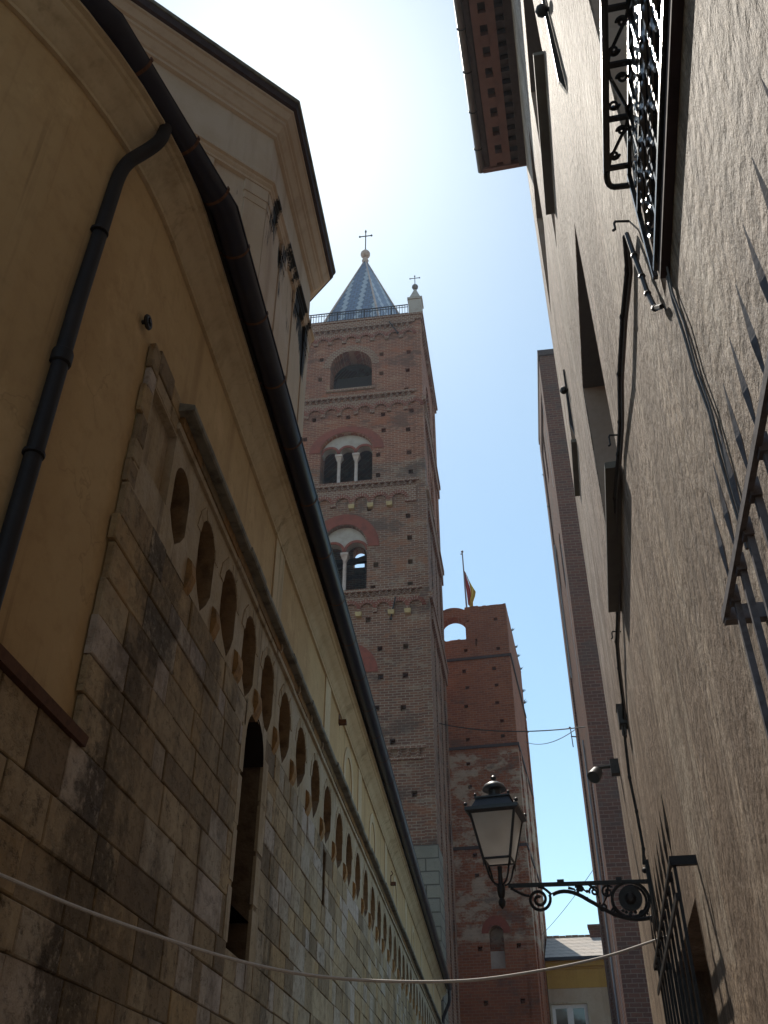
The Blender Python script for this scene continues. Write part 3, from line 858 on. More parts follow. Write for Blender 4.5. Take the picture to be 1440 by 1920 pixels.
# gutter: half round, polygonal near us
def offs(o): return [(p[0] + n_[0] * o, p[1] + n_[1] * o) for p, n_ in zip(PP, PN)]
gx = -1.905
GZ = 8.42
def gut_section(path, r, zc):
    vs, fs = [], []
    m = 11
    for i, (x, y) in enumerate(path):
        p = path[max(i - 1, 0)]; q = path[min(i + 1, len(path) - 1)]
        d1 = Vector((x - p[0], y - p[1])).normalized() if i else None
        d2 = Vector((q[0] - x, q[1] - y)).normalized() if i < len(path) - 1 else None
        d1 = d1 or d2; d2 = d2 or d1
        t = (d1 + d2).normalized(); n_ = Vector((-t.y, t.x)); sc = 1 / max(0.3, n_.dot(Vector((-d1.y, d1.x))))
        for k in range(m):
            a = math.pi + math.pi * k / (m - 1)
            vs.append((x + n_.x * r * math.cos(a) * sc, y + n_.y * r * math.cos(a) * sc, zc + r * 1.05 * math.sin(a)))
    for i in range(len(path) - 1):
        for k in range(m - 1):
            fs.append((i * m + k, i * m + k + 1, (i + 1) * m + k + 1, (i + 1) * m + k))
    return vs, fs
mb = MB(); mb.add(*gut_section(gpath, 0.118, GZ))
mb.tube([(p[0] + 0.118, p[1], GZ + 0.003) for p in gpath[:5]] + [(-2.335 + 0.10, 3.22 - 0.05, GZ + .003), (-2.95 + .07, 2.35 - .09, GZ + .003)], 0.012, 6)
mb.add([(gx - 0.118 + 0.236 * k / 8, 45.6, GZ - 0.123 * math.sin(math.pi * k / 8)) for k in range(9)], [tuple(range(9))])
gutter = mb.build('gutter', 'gutter', church, smooth=True)
def strap(c, t):
    n_ = Vector((-t.y, t.x)) ; b = MB()
    pts = [(c.x + n_.x * 0.126 * math.cos(a), c.y + n_.y * 0.126 * math.cos(a), GZ + 0.008 + 0.132 * math.sin(a)) for a in [math.pi + math.pi * k / 12 for k in range(13)]]
    vs = []
    for p in pts:
        for s in (-0.014, 0.014): vs.append((p[0] + t.x * s, p[1] + t.y * s, p[2]))
    b.add(vs, [(2 * k, 2 * k + 1, 2 * k + 3, 2 * k + 2) for k in range(12)])
    b.obox((pts[0][0], pts[0][1], pts[0][2] + 0.012), (t.x * 0.014, t.y * 0.014, 0), (n_.x * 0.006, n_.y * 0.006, 0), (0, 0, 0.014))
    b.obox((pts[-1][0], pts[-1][1], pts[-1][2] + 0.012), (t.x * 0.014, t.y * 0.014, 0), (n_.x * 0.006, n_.y * 0.006, 0), (0, 0, 0.014))
    # tail screwed back to the coving
    inner = Vector((c.x, c.y)) - (n_ if n_.x > 0 else -n_) * 0.12
    q = inner - (n_ if n_.x > 0 else -n_) * 0.16
    b.tube([(inner.x, inner.y, GZ - 0.03), (q.x, q.y, GZ - 0.09)], 0.012, 5)
    return b.build('gutter_strap', 'rust', gutter)
y = 5.3; dd = 0.8
while y < 45:
    strap(Vector((gx, y)), Vector((0, 1))); y += dd; dd = min(1.25, dd + 0.1)
t1 = (Vector((gx, 4.86)) - Vector((-2.335, 3.22))).normalized()
for s in (0.35, 1.05, 1.55): strap(Vector((-2.335, 3.22)) + t1 * s, t1)
# downpipe
mb = MB()
pts = [Vector((-2.14, 4.0, 8.37)), Vector((-2.145, 4.0, 8.25))] + bez((-2.15, 4.0, 8.18), (-2.16, 3.99, 8.08), (-2.22, 3.98, 8.0), (-2.27, 3.97, 7.93), 6) + \
    bez((-2.33, 3.955, 7.84), (-2.37, 3.945, 7.76), (-2.385, 3.94, 7.66), (-2.385, 3.93, 7.5), 6) + [Vector((-2.385, 3.87, 6.2)), Vector((-2.385, 3.84, 3.74))]
mb.tube(pts, 0.052, 12)
mb.lathe([(0.056, 0), (0.066, 0.01), (0.066, 0.10), (0.056, 0.11)], (-2.385, 3.862, 5.62), 12)
pipe = mb.build('downpipe', 'pipe', church, smooth=True)
for zz in (6.9, 4.9):
    b = MB(); b.lathe([(0.057, 0), (0.064, 0.004), (0.064, 0.026), (0.057, 0.03)], (-2.385, 3.865 + (zz - 5.6) * 0.02, zz), 12)
    b.box(-2.55, -2.44, 3.86, 3.88, zz + 0.005, zz + 0.025); b.build('pipe_clip', 'pipe', pipe)
mb = MB()
mb.tube([(gx, 45.4, 8.32), (gx, 45.42, 8.1)] + bez((gx, 45.42, 8.0), (gx, 45.45, 7.7), (-2.1, 45.5, 7.6), (-2.22, 45.55, 7.2), 6) + [Vector((-2.22, 45.6, 0.2))], 0.075, 10)
mb.build('downpipe', 'gutter', church, smooth=True)
# far end wall and mass of the nave so no light leaks behind the flank
mb = MB()
mb.box(-7.5, XP - 0.45, 5.6, END - 0.02, 0, 8.3)
mb.box(-7.5, XP - 0.02, END - 0.02, END + 0.2, 0, 8.5)
mb.box(-2.6, -2.32, -8, 0.58, 0, 3.7); 
mb.build('nave_wall', 'plaster', church)
# rusty bracket and hole in the plaster
for y_, z_ in ((14.7, 7.95), (23.5, 7.5)):
    b = MB(); b.box(XP - 0.05, XP + 0.13, y_ - 0.05, y_ + 0.05, z_ - 0.13, z_ - 0.06); b.box(XP, XP + 0.012, y_ - 0.05, y_ + 0.06, z_ - 0.13, z_ + 0.1)
    b.tube([(XP + 0.01, y_ - .02, z_ + 0.08), (XP + 0.06, y_ - .02, z_ + 0.14), (XP + 0.02, y_ - .02, z_ + 0.2)], 0.012, 6)
    b.build('wall_bracket', 'rust', church)

# ---- drum (octagon) rising behind the flank
DC = (-6.5, 9.74)
def octa(ap, rot=0.0):
    r = ap / math.cos(math.pi / 8)
    return [(DC[0] + r * math.cos(R(22.5 + 45 * k)), DC[1] + r * math.sin(R(22.5 + 45 * k))) for k in range(8)]
def octring(mb, prof):
    vs, fs = [], []
    m = len(prof)
    for ap, z in prof:
        vs += [FCinv((p[0], p[1], z)) for p in octa(ap)]
    for i in range(m - 1):
        for k in range(8):
            fs.append((i * 8 + k, i * 8 + (k + 1) % 8, (i + 1) * 8 + (k + 1) % 8, (i + 1) * 8 + k))
    mb.add(vs, fs)
dA = FD.a - FC.a            # the drum sits slightly turned from the flank
def FCinv(p):
    c, s = math.cos(dA), math.sin(dA)
    return (p[0] * c + p[1] * s, -p[0] * s + p[1] * c, p[2])
mb = MB(); octring(mb, [(3.745, 7.0), (3.745, 15.05)])
drum = mb.build('drum', 'drum_st', church)
mb = MB()
octring(mb, [(3.746, 14.78), (3.80, 14.80), (3.80, 14.86), (3.83, 14.88), (3.90, 15.0), (3.93, 15.02), (3.93, 15.08), (3.97, 15.10), (4.03, 15.22), (4.06, 15.24), (4.06, 15.28)])
mb.build('drum_cornice', 'drum', drum)
mb = MB(); octring(mb, [(4.06, 15.285), (4.11, 15.30), (4.13, 15.42), (4.05, 15.42)])
mb.build('drum_eave_board', 'eave_dark', drum)
mb = MB(); octring(mb, [(3.9, 15.43), (4.15, 15.43), (4.16, 15.48), (4.145, 15.52), (2.0, 16.9), (0.05, 17.6)])
mb.build('drum_roof', 'slate', drum)
for k in range(30):       # ragged slate edge
    pass
mb = MB(); octring(mb, [(3.747, 13.40), (3.80, 13.42), (3.80, 13.46), (3.785, 13.48), (3.82, 13.52), (3.82, 13.56), (3.86, 13.58), (3.86, 13.63), (3.747, 13.66)])
mb.build('drum_moulding', 'drum_st', drum)
# pilaster strips with stepped caps on each visible side
ap = 3.745
for k in (6, 7, 0):
    a = R(45 * k)      # outward normal direction of side k
    # side k joins vertices (k-1) and k of octa(): normal at angle 45*k
    n_ = Vector((math.cos(a), math.sin(a), 0)); t = Vector((-math.sin(a), math.cos(a), 0))
    half = ap * math.tan(math.pi / 8)
    for (s0, s1) in ((-half, -half + 0.36), (half - 0.36, half), (-0.62, -0.34), (0.34, 0.62)):
        b = MB()
        for (z0, z1, dpt, ex) in ((7.0, 13.0, 0.022, 0), (13.0, 13.16, 0.032, .015), (13.16, 13.40, 0.045, .03)):
            q0 = max(s0 - ex, -half); q1 = min(s1 + ex, half)
            c = Vector((DC[0], DC[1], 0)) + n_ * (ap + dpt / 2 - 0.001) + t * ((q0 + q1) / 2)
            vs = []
            for zz in (z0, z1):
                for (u_, v_) in ((-1, -1), (1, -1), (1, 1), (-1, 1)):
                    p = c + t * (u_ * (q1 - q0) / 2) + n_ * (v_ * dpt / 2)
                    vs.append(FCinv((p.x, p.y, zz)))
            b.add(vs, [(0, 3, 2, 1), (4, 5, 6, 7), (0, 1, 5, 4), (1, 2, 6, 5), (2, 3, 7, 6), (3, 0, 4, 7)])
        b.build('pilaster', 'drum_st', drum)

# iron ring on the plaster
rg = thing('iron_ring', 'small black iron ring fixed high on the ochre plaster above the stone quoins', 'wall ring', FC, (-2.3, 4.66, 6.83))
mb = MB()
mb.tube([(-2.29 + 0.02, 4.66 + 0.045 * math.cos(a), 6.83 + 0.045 * math.sin(a)) for a in [2 * math.pi * k / 14 for k in range(15)]], 0.017, 6)
mb.build('ring', 'iron', rg)
mb = MB(); mb.tube([(-2.36, 4.66, 6.83), (-2.25, 4.66, 6.84)], 0.018, 6); mb.build('pin', 'iron', rg)

# ------------------------------------------------------------------ bell tower
bell = thing('bell_tower', 'tall red brick bell tower with triple and double windows and a tiled spire', 'bell tower', FB, (-9.41, 51.6, 0))
BX0, BX1, BY, BD, BT = -14.41, -4.41, 46.6, 10.0, 52.1
BCX = -9.45
mpB = lambda u, w, d: (u, BY + d, w)
holes = [(-5.26, 51.32), (-5.22, 48.9), (-5.32, 47.15), (-5.42, 45.36), (-5.12, 43.4), (-5.37, 41.78), (-5.33, 39.83), (-5.25, 38.25), (-5.47, 34.82), (-5.4, 33.19), (-5.39, 31.46), (-5.42, 29.9),
         (-5.73, 25.87), (-5.78, 24.11), (-5.92, 22.21), (-6.51, 20.33), (-7.74, 51.65), (-7.15, 48.97), (-7.15, 47.11), (-7.04, 43.31), (-7.0, 41.9), (-7.35, 39.86), (-7.35, 38.2),
         (-7.9, 35.6), (-7.45, 31.45), (-7.63, 29.85), (-7.89, 27.74), (-7.2, 25.83), (-7.15, 24.1), (-7.37, 22.27), (-10.98, 51.6), (-11.46, 49.03), (-11.49, 47.11), (-11.75, 43.4), (-9.4, 43.35),
         (-12.3, 41.78), (-12.2, 39.8), (-12.6, 45.3), (-5.4, 17.5), (-7.3, 17.4)]
ops = [dict(u0=x - 0.15, u1=x + 0.15, w0=z_ - 0.17, w1=z_ + 0.17, depth=0.5, back=True) for x, z_ in holes]
ops.append(dict(u0=-10.78, u1=-7.82, w0=45.93, w1=49.6, rise=1.48, depth=1.3, n=20))
ops.append(dict(u0=BCX - 1.72, u1=BCX + 1.72, w0=37.78, w1=42.0, rise=1.55, depth=1.2, n=20))
ops.append(dict(u0=BCX - 1.44, u1=BCX + 1.44, w0=29.75, w1=34.5, rise=1.7, depth=1.2, n=20))
mb = MB()
panel(mb, BX0, BX1, 0, BT, ops, mpB)
# other sides; the far one has an opening that lets the sky show through
mpx = lambda u, w, d: (BX1 - d, u, w)
side_ops = [dict(u0=51.6 - 1.4, u1=51.6 + 1.4, w0=z0, w1=z1, rise=1.4, depth=1.0, back=True) for z0, z1 in ((45.93, 49.6), (37.8, 41.9))]
panel(mb, BY, BY + BD, 0, BT, side_ops, mpx)
mb.add([(BX0, BY, 0), (BX0, BY + BD, 0), (BX0, BY + BD, BT), (BX0, BY, BT)], [(0, 1, 2, 3)])
panel(mb, BX0, BX1, 0, BT, [dict(u0=-10.6, u1=-9.75, w0=37.2, w1=38.9, rise=0.42, depth=0.8)], lambda u, w, d: (u, BY + BD - d, w))
for zz in (28.6, 36.4 - 7.5, 45.0, 52.05):
    mb.add([(BX0, BY, zz), (BX1, BY, zz), (BX1, BY + BD, zz), (BX0, BY + BD, zz)], [(0, 1, 2, 3)])
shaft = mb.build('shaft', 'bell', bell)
# timber inside the belfry
mb = MB()
mb.box(-13.5, -5.5, 51.0, 51.3, 34.6, 34.9); mb.obox((-9.6, 53, 36.0), (2.8, 0, 0.9), (0, 0.12, 0), (-0.05, 0, 0.16))
mb.build('bell_beam', 'dark', bell)
# corner strips and the grey stone foot
mb = MB()
for (a, b) in ((BX0 - 0.001, BX0 + 0.55), (BX1 - 0.5, BX1 + 0.001)):
    mb.box(a, b, BY - 0.09, BY + 0.2, 14.9, 51.9)
mb.box(BX1 - 0.2, BX1 + 0.10, BY - 0.088, BY + 0.9, 14.9, 52.0)
mb.box(BX1 - 0.2, BX1 + 0.10, BY + BD - 1.2, BY + BD, 0, 52.0)
mb.box(BX1 - 0.2, BX1 + 0.06, BY + 3.2, BY + 3.9, 0, 45.0)
mb.box(BX1 - 0.2, BX1 + 0.06, BY + 6.2, BY + 6.8, 0, 45.0)
mb.build('corner_strip', 'bell', bell)
mb = MB()
mb.box(BX0 - 0.15, BX1 + 0.16, BY - 0.16, BY + 2.0, 0, 14.9)
mb.build('stone_base', 'grey_block', bell)
# string courses: corbel arches, dog-tooth row, ledge
def string_course(zc, ztop, zd, pitch, x_first, yellow=False, rad=0.40, bandm='bell_band'):
    xs = []
    x = x_first
    while x > BX0 + 0.7: xs.append(x); x -= pitch
    x = x_first + pitch
    while x < BX1 - 0.45: xs.append(x); x += pitch
    b = MB()
    pr = 0.16
    o_ = [dict(u0=x - rad, u1=x + rad, w0=zc, w1=ztop, rise=rad, depth=pr + 0.02, n=12, open_bottom=True) for x in xs]
    panel(b, BX0 + 0.55, BX1 - 0.5, zc, zd, o_, lambda u, w, d: (u, BY - pr + d, w))
    b.add([(BX0 + 0.55, BY - pr, zd), (BX1 - 0.5, BY - pr, zd), (BX1 - 0.5, BY, zd), (BX0 + 0.55, BY, zd)], [(0, 1, 2, 3)])
    edges = [BX0 + 0.55] + [v for x in sorted(xs) for v in (x - rad, x + rad)] + [BX1 - 0.5]
    for i in range(0, len(edges), 2):
        if edges[i + 1] > edges[i]:
            b.add([(edges[i], BY - pr, zc), (edges[i + 1], BY - pr, zc), (edges[i + 1], BY, zc), (edges[i], BY, zc)], [(0, 1, 2, 3)])
    band = b.build('corbel_table', bandm, bell)
    b = MB()
    for x in xs:
        for k in range(11):          # fan of bricks round each little arch
            a0 = math.pi * (k + 0.12) / 11; a1 = math.pi * (k + 0.62) / 11
            A = [(x + r_ * math.cos(a), ztop - rad + r_ * math.sin(a)) for r_, a in ((rad + 0.01, a0), (rad + 0.24, a0), (rad + 0.24, a1), (rad + 0.01, a1))]
            b.prism([(p[0], BY - pr - 0.02, p[1]) for p in A], (0, 0.06, 0))
    b.build('arch_bricks', 'voussoir', band)
    if yellow:
        for i in range(len(sorted(xs)) - 1):
            xm = (sorted(xs)[i] + sorted(xs)[i + 1]) / 2
            if rnd.random() < 0.8:
                c = MB(); c.prism([(xm - 0.2, BY - 0.30, zc), (xm + 0.2, BY - 0.30, zc), (xm + 0.16, BY - 0.26, zc - 0.26), (xm - 0.16, BY - 0.26, zc - 0.26)], (0, 0.30, 0))
                c.build('corbel', 'yellow_stone', band)
    return band
def dog_tooth(z0, z1, pitch=0.40):
    b = MB(); x = BX0 + 0.75
    while x < BX1 - 0.55:
        h = (z1 - z0)
        b.prism([(x - 0.13, BY - 0.02, z0), (x, BY - 0.24, z0), (x + 0.13, BY - 0.02, z0)], (0, 0, h))
        x += pitch
    o = b.build('dog_tooth_row', 'bell_band', bell)
    c = MB(); c.box(BX0 + 0.5, BX1 - 0.3, BY - 0.22, BY + 0.1, z1, z1 + 0.2); c.box(BX0 + 0.5, BX1 - 0.45, BY - 0.12, BY + 0.1, z0 - 0.15, z0)
    c.build('string_ledge', 'bell_band', bell)
string_course(50.35, 50.92, 51.30, 1.03, -7.27, rad=0.36)
dog_tooth(51.42, 51.74)
string_course(43.45, 44.12, 44.5, 1.13, -7.18, rad=0.42)
dog_tooth(44.66, 44.98)
string_course(35.85, 36.5, 36.95, 1.19, -6.02, True)
dog_tooth(37.12, 37.42)
string_course(28.15, 28.76, 29.05, 0.95, -6.05, True, rad=0.36)
dog_tooth(29.18, 29.5, 0.36)
dog_tooth(19.45, 19.85, 0.5)
mb = MB()
mb.box(BX0 - 0.1, BX1 + 0.22, BY - 0.24, BY + BD + 0.2, 51.95, 52.35)
mb.box(BX0 - 0.2, BX1 + 0.32, BY - 0.32, BY + BD + 0.3, 52.35, 52.52)
mb.build('top_cornice', 'bell_band', bell)
for zz in (28.0, 35.7, 43.3):
    mb = MB()
    mb.box(BX1 + 0.02, BX1 + 0.20, BY + 0.9, BY + BD + 0.12, zz, zz + 0.9)
    mb.box(BX1 + 0.02, BX1 + 0.28, BY - 0.1, BY + BD + 0.2, zz + 0.9, zz + 1.25)
    mb.build('side_cornice', 'bell_band', bell)
# hood arches and fillings
mb = MB()
ring(mb, (-9.3, 48.12), (1.49, 1.49), (2.0, 2.0), 0.03, mpB, 22)
mb.build('arch_ring', 'bell_band', bell)
mb = MB(); ring(mb, (BCX, 40.45), (1.78, 1.60), (2.48, 2.05), 0.05, mpB, 26)
mb.build('hood_arch', 'voussoir', bell)
mb = MB(); ring(mb, (BCX, 32.8), (1.50, 1.75), (2.2, 2.5), 0.05, mpB, 26)
mb.build('hood_arch', 'voussoir', bell)
mb = MB(); ring(mb, (BCX, 24.45), (1.45, 1.35), (2.15, 1.98), 0.04, mpB, 24)
mb.build('hood_arch', 'voussoir', bell)
mb = MB(); pts = arc((BCX, 24.45), 1.46, 1.36, 20)
mb.prism([(p[0], BY - 0.015, p[1]) for p in pts] + [(BCX + 1.46, BY - 0.015, 21.5), (BCX - 1.46, BY - 0.015, 21.5)], (0, 0.012, 0))
mb.build('blocked_arch', 'voussoir', bell)
def lights(zb, zs, zt, n, half, r, name):
    cs = [BCX + (i - (n - 1) / 2) * (2 * half / n) for i in range(n)]
    b = MB()
    o_ = [dict(u0=c - r, u1=c + r, w0=zs - 0.05, w1=zs + r, rise=r, depth=0.5, n=14, open_bottom=True) for c in cs]
    panel(b, BCX - half - 0.1, BCX + half + 0.1, zs - 0.05, zt + 0.05, o_, lambda u, w, d: (u, BY + 0.28 + d, w))
    ed = [BCX - half - .1] + [v for c in cs for v in (c - r, c + r)] + [BCX + half + .1]
    for i in range(0, len(ed), 2):
        b.add([(ed[i], BY + .28, zs - .05), (ed[i + 1], BY + .28, zs - .05), (ed[i + 1], BY + .78, zs - .05), (ed[i], BY + .78, zs - .05)], [(0, 1, 2, 3)])
    w = b.build(name, 'white_plaster', bell)
    b = MB()
    for c in cs: ring(b, (c, zs), (r, r), (r + 0.17, r + 0.17), 0.05, lambda u, w_, d: (u, BY + 0.28 + d, w_), 14)
    b.build('arch_brick', 'voussoir', w)
    for i in range(n - 1):
        x = (cs[i] + cs[i + 1]) / 2
        c = MB(); c.lathe([(0.17, 0), (0.17, 0.1), (0.12, 0.18), (0.115, zs - zb - 0.65), (0.13, zs - zb - 0.6), (0.13, zs - zb - 0.55)], (x, BY + 0.5, zb), 12)
        co = c.build('column', 'marble', w, smooth=True)
        c = MB(); c.frustum((x, BY + 0.5), 0.11, 0.22, zs - 0.56, zs - 0.22); c.box(x - 0.24, x + 0.24, BY + 0.24, BY + 0.78, zs - 0.22, zs - 0.05)
        c.build('capital', 'marble', co)
    return w
lights(37.8, 40.47, 42.0, 3, 1.72, 0.47, 'triple_window')
lights(29.77, 32.72, 34.5, 2, 1.44, 0.60, 'double_window')
for (x, z_, w_) in ((-9.3, 45.93, 1.7), (BCX, 37.78, 1.95), (BCX, 29.75, 1.65)):
    b = MB(); b.box(x - w_, x + w_, BY - 0.14, BY + 0.6, z_ - 0.2, z_ - 0.003); b.build('window_sill', 'bell_band', bell)
mb = MB(); mb.box(-10.6, -8.0, BY + 1.35, BY + 1.5, 45.9, 48.3); mb.build('belfry_shutter', 'dark', bell)
for (p, q) in (((-6.55, BY - 0.28, 51.9), (-5.95, BY - 0.2, 50.75)), ((-6.25, BY - 0.36, 28.9), (-6.55, BY - 0.12, 27.65))):
    b = MB(); b.tube([p, q], 0.045, 6); b.sphere(q, 0.09, 6); b.build('tie_bar', 'iron', bell)
# spire
SX, SY, SR = -9.33, 51.6, 4.95
apex = Vector((SX, SY, 65.6)); sb = 52.6
rot0 = R(-90 + 24.0)
mb = MB()
cor = [Vector((SX + SR * math.cos(rot0 + k * math.pi / 3), SY + SR * math.sin(rot0 + k * math.pi / 3), sb)) for k in range(6)]
for k in range(6): mb.add([cor[k], cor[(k + 1) % 6], apex], [(0, 1, 2)])
sp = mb.build('spire', 'spire', bell)
uvl = sp.data.uv_layers.new(name="UVMap")
for poly in sp.data.polygons:
    vs = [sp.data.vertices[i].co for i in poly.vertices]
    lows = sorted(range(3), key=lambda i: vs[i].z)
    a, b_ = vs[lows[0]], vs[lows[1]]
    t = (b_ - a).normalized(); m_ = (a + b_) / 2
    upv = (vs[lows[2]] - m_).normalized()
    for li, vi in zip(poly.loop_indices, poly.vertices):
        d = sp.data.vertices[vi].co - m_
        uvl.data[li].uv = (d.dot(t), d.dot(upv))
mb = MB()
for k in range(6): mb.tube([cor[k], apex], [0.11, 0.05], 6)
mb.build('spire_hip', 'marble', sp)
mb = MB(); mb.lathe([(0.22, -0.5), (0.3, -0.25), (0.16, -0.1), (0.16, 0.1)], (SX, SY, 65.65), 12); mb.sphere((SX, SY, 66.25), 0.42, 14)
ball = mb.build('spire_ball', 'marble', bell, smooth=True)
def cross(c, h, w, r, par):
    b = MB(); b.tube([(c[0], c[1], c[2]), (c[0], c[1], c[2] + h)], r, 6); zc = c[2] + h * 0.72
    b.tube([(c[0] - w, c[1], zc), (c[0] + w, c[1], zc)], r, 6)
    for q in ((c[0] - w, c[1], zc), (c[0] + w, c[1], zc), (c[0], c[1], c[2] + h * .93)): b.sphere(q, r * 2.0, 6)
    return b.build('cross', 'iron', par)
cross((SX, SY, 66.6), 2.9, 0.52, 0.05, ball)
# pinnacle on the front right corner
mb = MB(); PX, PY = -4.68, 47.1
mb.box(PX - 0.48, PX + 0.48, PY - 0.48, PY + 0.48, 52.52, 54.3)
mb.box(PX - 0.55, PX + 0.55, PY - 0.55, PY + 0.55, 54.3, 54.5)
mb.frustum((PX, PY), 0.44, 0.06, 54.5, 55.85)
pin = mb.build('pinnacle', M['white_plaster'], bell)
mb = MB(); mb.sphere((PX, PY, 56.15), 0.24, 12); b2 = mb.build('pinnacle_ball', 'iron_grey', pin, smooth=True)
cross((PX, PY, 56.35), 1.1, 0.36, 0.03, pin)
# railing round the terrace
mb = MB()
for zz in (53.62, 52.72):
    mb.box(BX0 - 0.05, PX - 0.5, BY - 0.13, BY - 0.07, zz, zz + 0.06)
    mb.box(BX1 + 0.07, BX1 + 0.13, PY + 0.55, BY + BD, zz, zz + 0.06)
    mb.box(BX0, BX1, BY + BD, BY + BD + 0.06, zz, zz + 0.06)
mb.box(BX0 - 0.05, PX - 0.5, BY - 0.12, BY - 0.08, 53.4, 53.44)
x = BX0
k = 0
while x < PX - 0.5:
    w_ = 0.05 if k % 10 == 0 else 0.018
    mb.box(x - w_, x + w_, BY - 0.12, BY - 0.08, 52.5, 53.62); x += 0.2; k += 1
y = PY + 0.6
while y < BY + BD: mb.box(BX1 + 0.08, BX1 + 0.12, y - 0.018, y + 0.018, 52.5, 53.62); y += 0.25
mb.build('terrace_railing', 'iron', bell)

# ------------------------------------------------------------------ ruined civic tower with flag
civ = thing('ruined_tower', 'weathered red brick tower with a broken arched top behind the bell tower', 'tower', FV, (-8.5, 63.5, 0))
CX0, CX1, CY, CD = -13.5, -4.09, 58.5, 11.0
mpV = lambda u, w, d: (u, CY + d, w)
h2 = [(-6.93, 33.98), (-4.89, 33.83), (-4.86, 32.55), (-4.86, 31.5), (-7.13, 31.6), (-5.26, 30.05), (-7.32, 30.03), (-7.17, 28.78), (-5.17, 28.77), (-7.31, 27.43), (-5.22, 27.5), (-4.99, 26.2), (-7.33, 25.1),
      (-5.01, 25.15), (-7.38, 23.45), (-7.35, 21.94), (-5.57, 20.58), (-7.28, 17.7), (-7.22, 16.5), (-5.02, 12.51), (-7.27, 12.43), (-5.05, 9.66), (-7.11, 9.61), (-6.35, 32.1)]
ops = [dict(u0=x - 0.13, u1=x + 0.13, w0=z_ - 0.13, w1=z_ + 0.13, depth=0.4, back=True) for x, z_ in h2[:-1]]
ops.append(dict(u0=-6.42, u1=-6.28, w0=31.85, w1=32.42, depth=0.3, back=True))
ops.append(dict(u0=-6.70, u1=-5.86, w0=11.35, w1=13.66, rise=0.42, depth=0.7, back=True, n=14))
mb = MB()
panel(mb, CX0, CX1, 0, 32.44, ops, mpV)
up = [o for o in ops if o['w0'] > 32.45]
ops3 = [o for o in ops if o not in up]
mb.v, mb.f, mb.tone = [], [], []
panel(mb, CX0, CX1, 0, 32.44, ops3, mpV)
panel(mb, -7.05, CX1, 32.44, 34.95, up, mpV)
mb.add([(CX1, CY, 0), (CX1, CY + CD, 0), (CX1, CY + CD, 34.95), (CX1, CY, 34.95)], [(0, 1, 2, 3)])
mb.add([(CX0, CY, 0), (CX0, CY + CD, 0), (CX0, CY + CD, 32.44), (CX0, CY, 32.44)], [(0, 1, 2, 3)])
mb.add([(CX0, CY + CD, 0), (CX1, CY + CD, 0), (CX1, CY + CD, 30.0), (CX0, CY + CD, 30.0)], [(0, 1, 2, 3)])
mb.add([(CX0, CY, 32.44), (-7.05, CY, 32.44), (-7.05, CY + 0.9, 32.44), (CX0, CY + 0.9, 32.44)], [(0, 1, 2, 3)])
mb.add([(-7.05, CY, 32.44), (-7.05, CY + 0.9, 32.44), (-7.05, CY + 0.9, 34.95), (-7.05, CY, 34.95)], [(0, 1, 2, 3)])
mb.add([(-7.05, CY + 0.9, 32.44), (CX1 - 0.9, CY + 0.9, 32.44), (CX1 - 0.9, CY + 0.9, 34.95), (-7.05, CY + 0.9, 34.95)], [(0, 1, 2, 3)])
mb.add([(CX1 - 0.9, CY + 0.9, 30.0), (CX1 - 0.9, CY + CD, 30), (CX1 - 0.9, CY + CD, 34.95), (CX1 - 0.9, CY + 0.9, 34.95)], [(0, 1, 2, 3)])
mb.add([(CX0, CY + 0.01, 30.0), (CX1 - .01, CY + 0.01, 30.0), (CX1 - .01, CY + CD, 30.0), (CX0, CY + CD, 30.0)], [(0, 1, 2, 3)])
# broken crest: irregular courses on top
x = -7.05
while x < CX1 - 0.05:
    L = rnd.uniform(0.25, 0.6); mb.box(x, min(x + L, CX1), CY + 0.002, CY + 0.9, 34.95, 34.95 + rnd.uniform(0.02, 0.14)); x += L
y = CY + 0.9
while y < CY + CD - 0.3:
    L = rnd.uniform(0.3, 0.9); mb.box(CX1 - 0.9, CX1 - 0.002, y, y + L, 34.95, 34.95 + rnd.uniform(0.0, 0.12)); y += L
x = CX0
while x < -7.1:
    L = rnd.uniform(0.25, 0.5); mb.box(x, min(x + L, -7.05), CY + 0.002, CY + 0.85, 32.44, 32.44 + rnd.uniform(0.02, 0.12)); x += L
cs = mb.build('shaft', 'civic', civ)
mb = MB()
ring(mb, (-7.95, 33.35), (0.93, 0.98), (1.7, 1.78), 0.0, lambda u, w, d: (u, CY + 0.02 + d, w), 16, math.pi, R(28), 0.88)
mb.box(-9.65, -8.88, CY + 0.02, CY + 0.9, 32.44, 33.36)
mb.build('broken_arch', 'civic', civ)
mb = MB()
for zz, pr in ((30.95, 0.1), (24.55, 0.1), (18.15, 0.09)):
    mb.box(CX0, CX1 + pr, CY - pr, CY + CD, zz - 0.09, zz + 0.09)
mb.build('string_course', 'eave_dark', civ)
mb = MB(); ring(mb, (-6.28, 13.24), (0.43, 0.43), (0.85, 0.95), 0.02, mpV, 14); mb.build('window_arch', 'voussoir', civ)
mb = MB(); mb.box(-6.72, -5.84, CY + 0.2, CY + 0.6, 11.3, 12.3); mb.build('window_infill', 'white_plaster', civ)
mb = MB(); mb.box(CX1 + 0.001, CX1 + 0.09, CY + 0.9, CY + 1.5, 0, 24.4); mb.box(CX1 + 0.001, CX1 + 0.09, CY + 5.2, CY + 5.9, 0, 24.4); mb.box(CX1 + 0.001, CX1 + 0.09, CY + CD - 1, CY + CD, 0, 30.6)
mb.box(CX1 - 0.5, CX1 + 0.001, CY - 0.07, CY + 0.1, 0, 24.4)
mb.build('corner_strip', 'civic', civ)
mb = MB(); mb.tube([(-9.2, CY + 0.4, 33.2), (-8.2, CY + 1.0, 32.5)], 0.06, 6); mb.build('iron_bar', 'iron', civ)
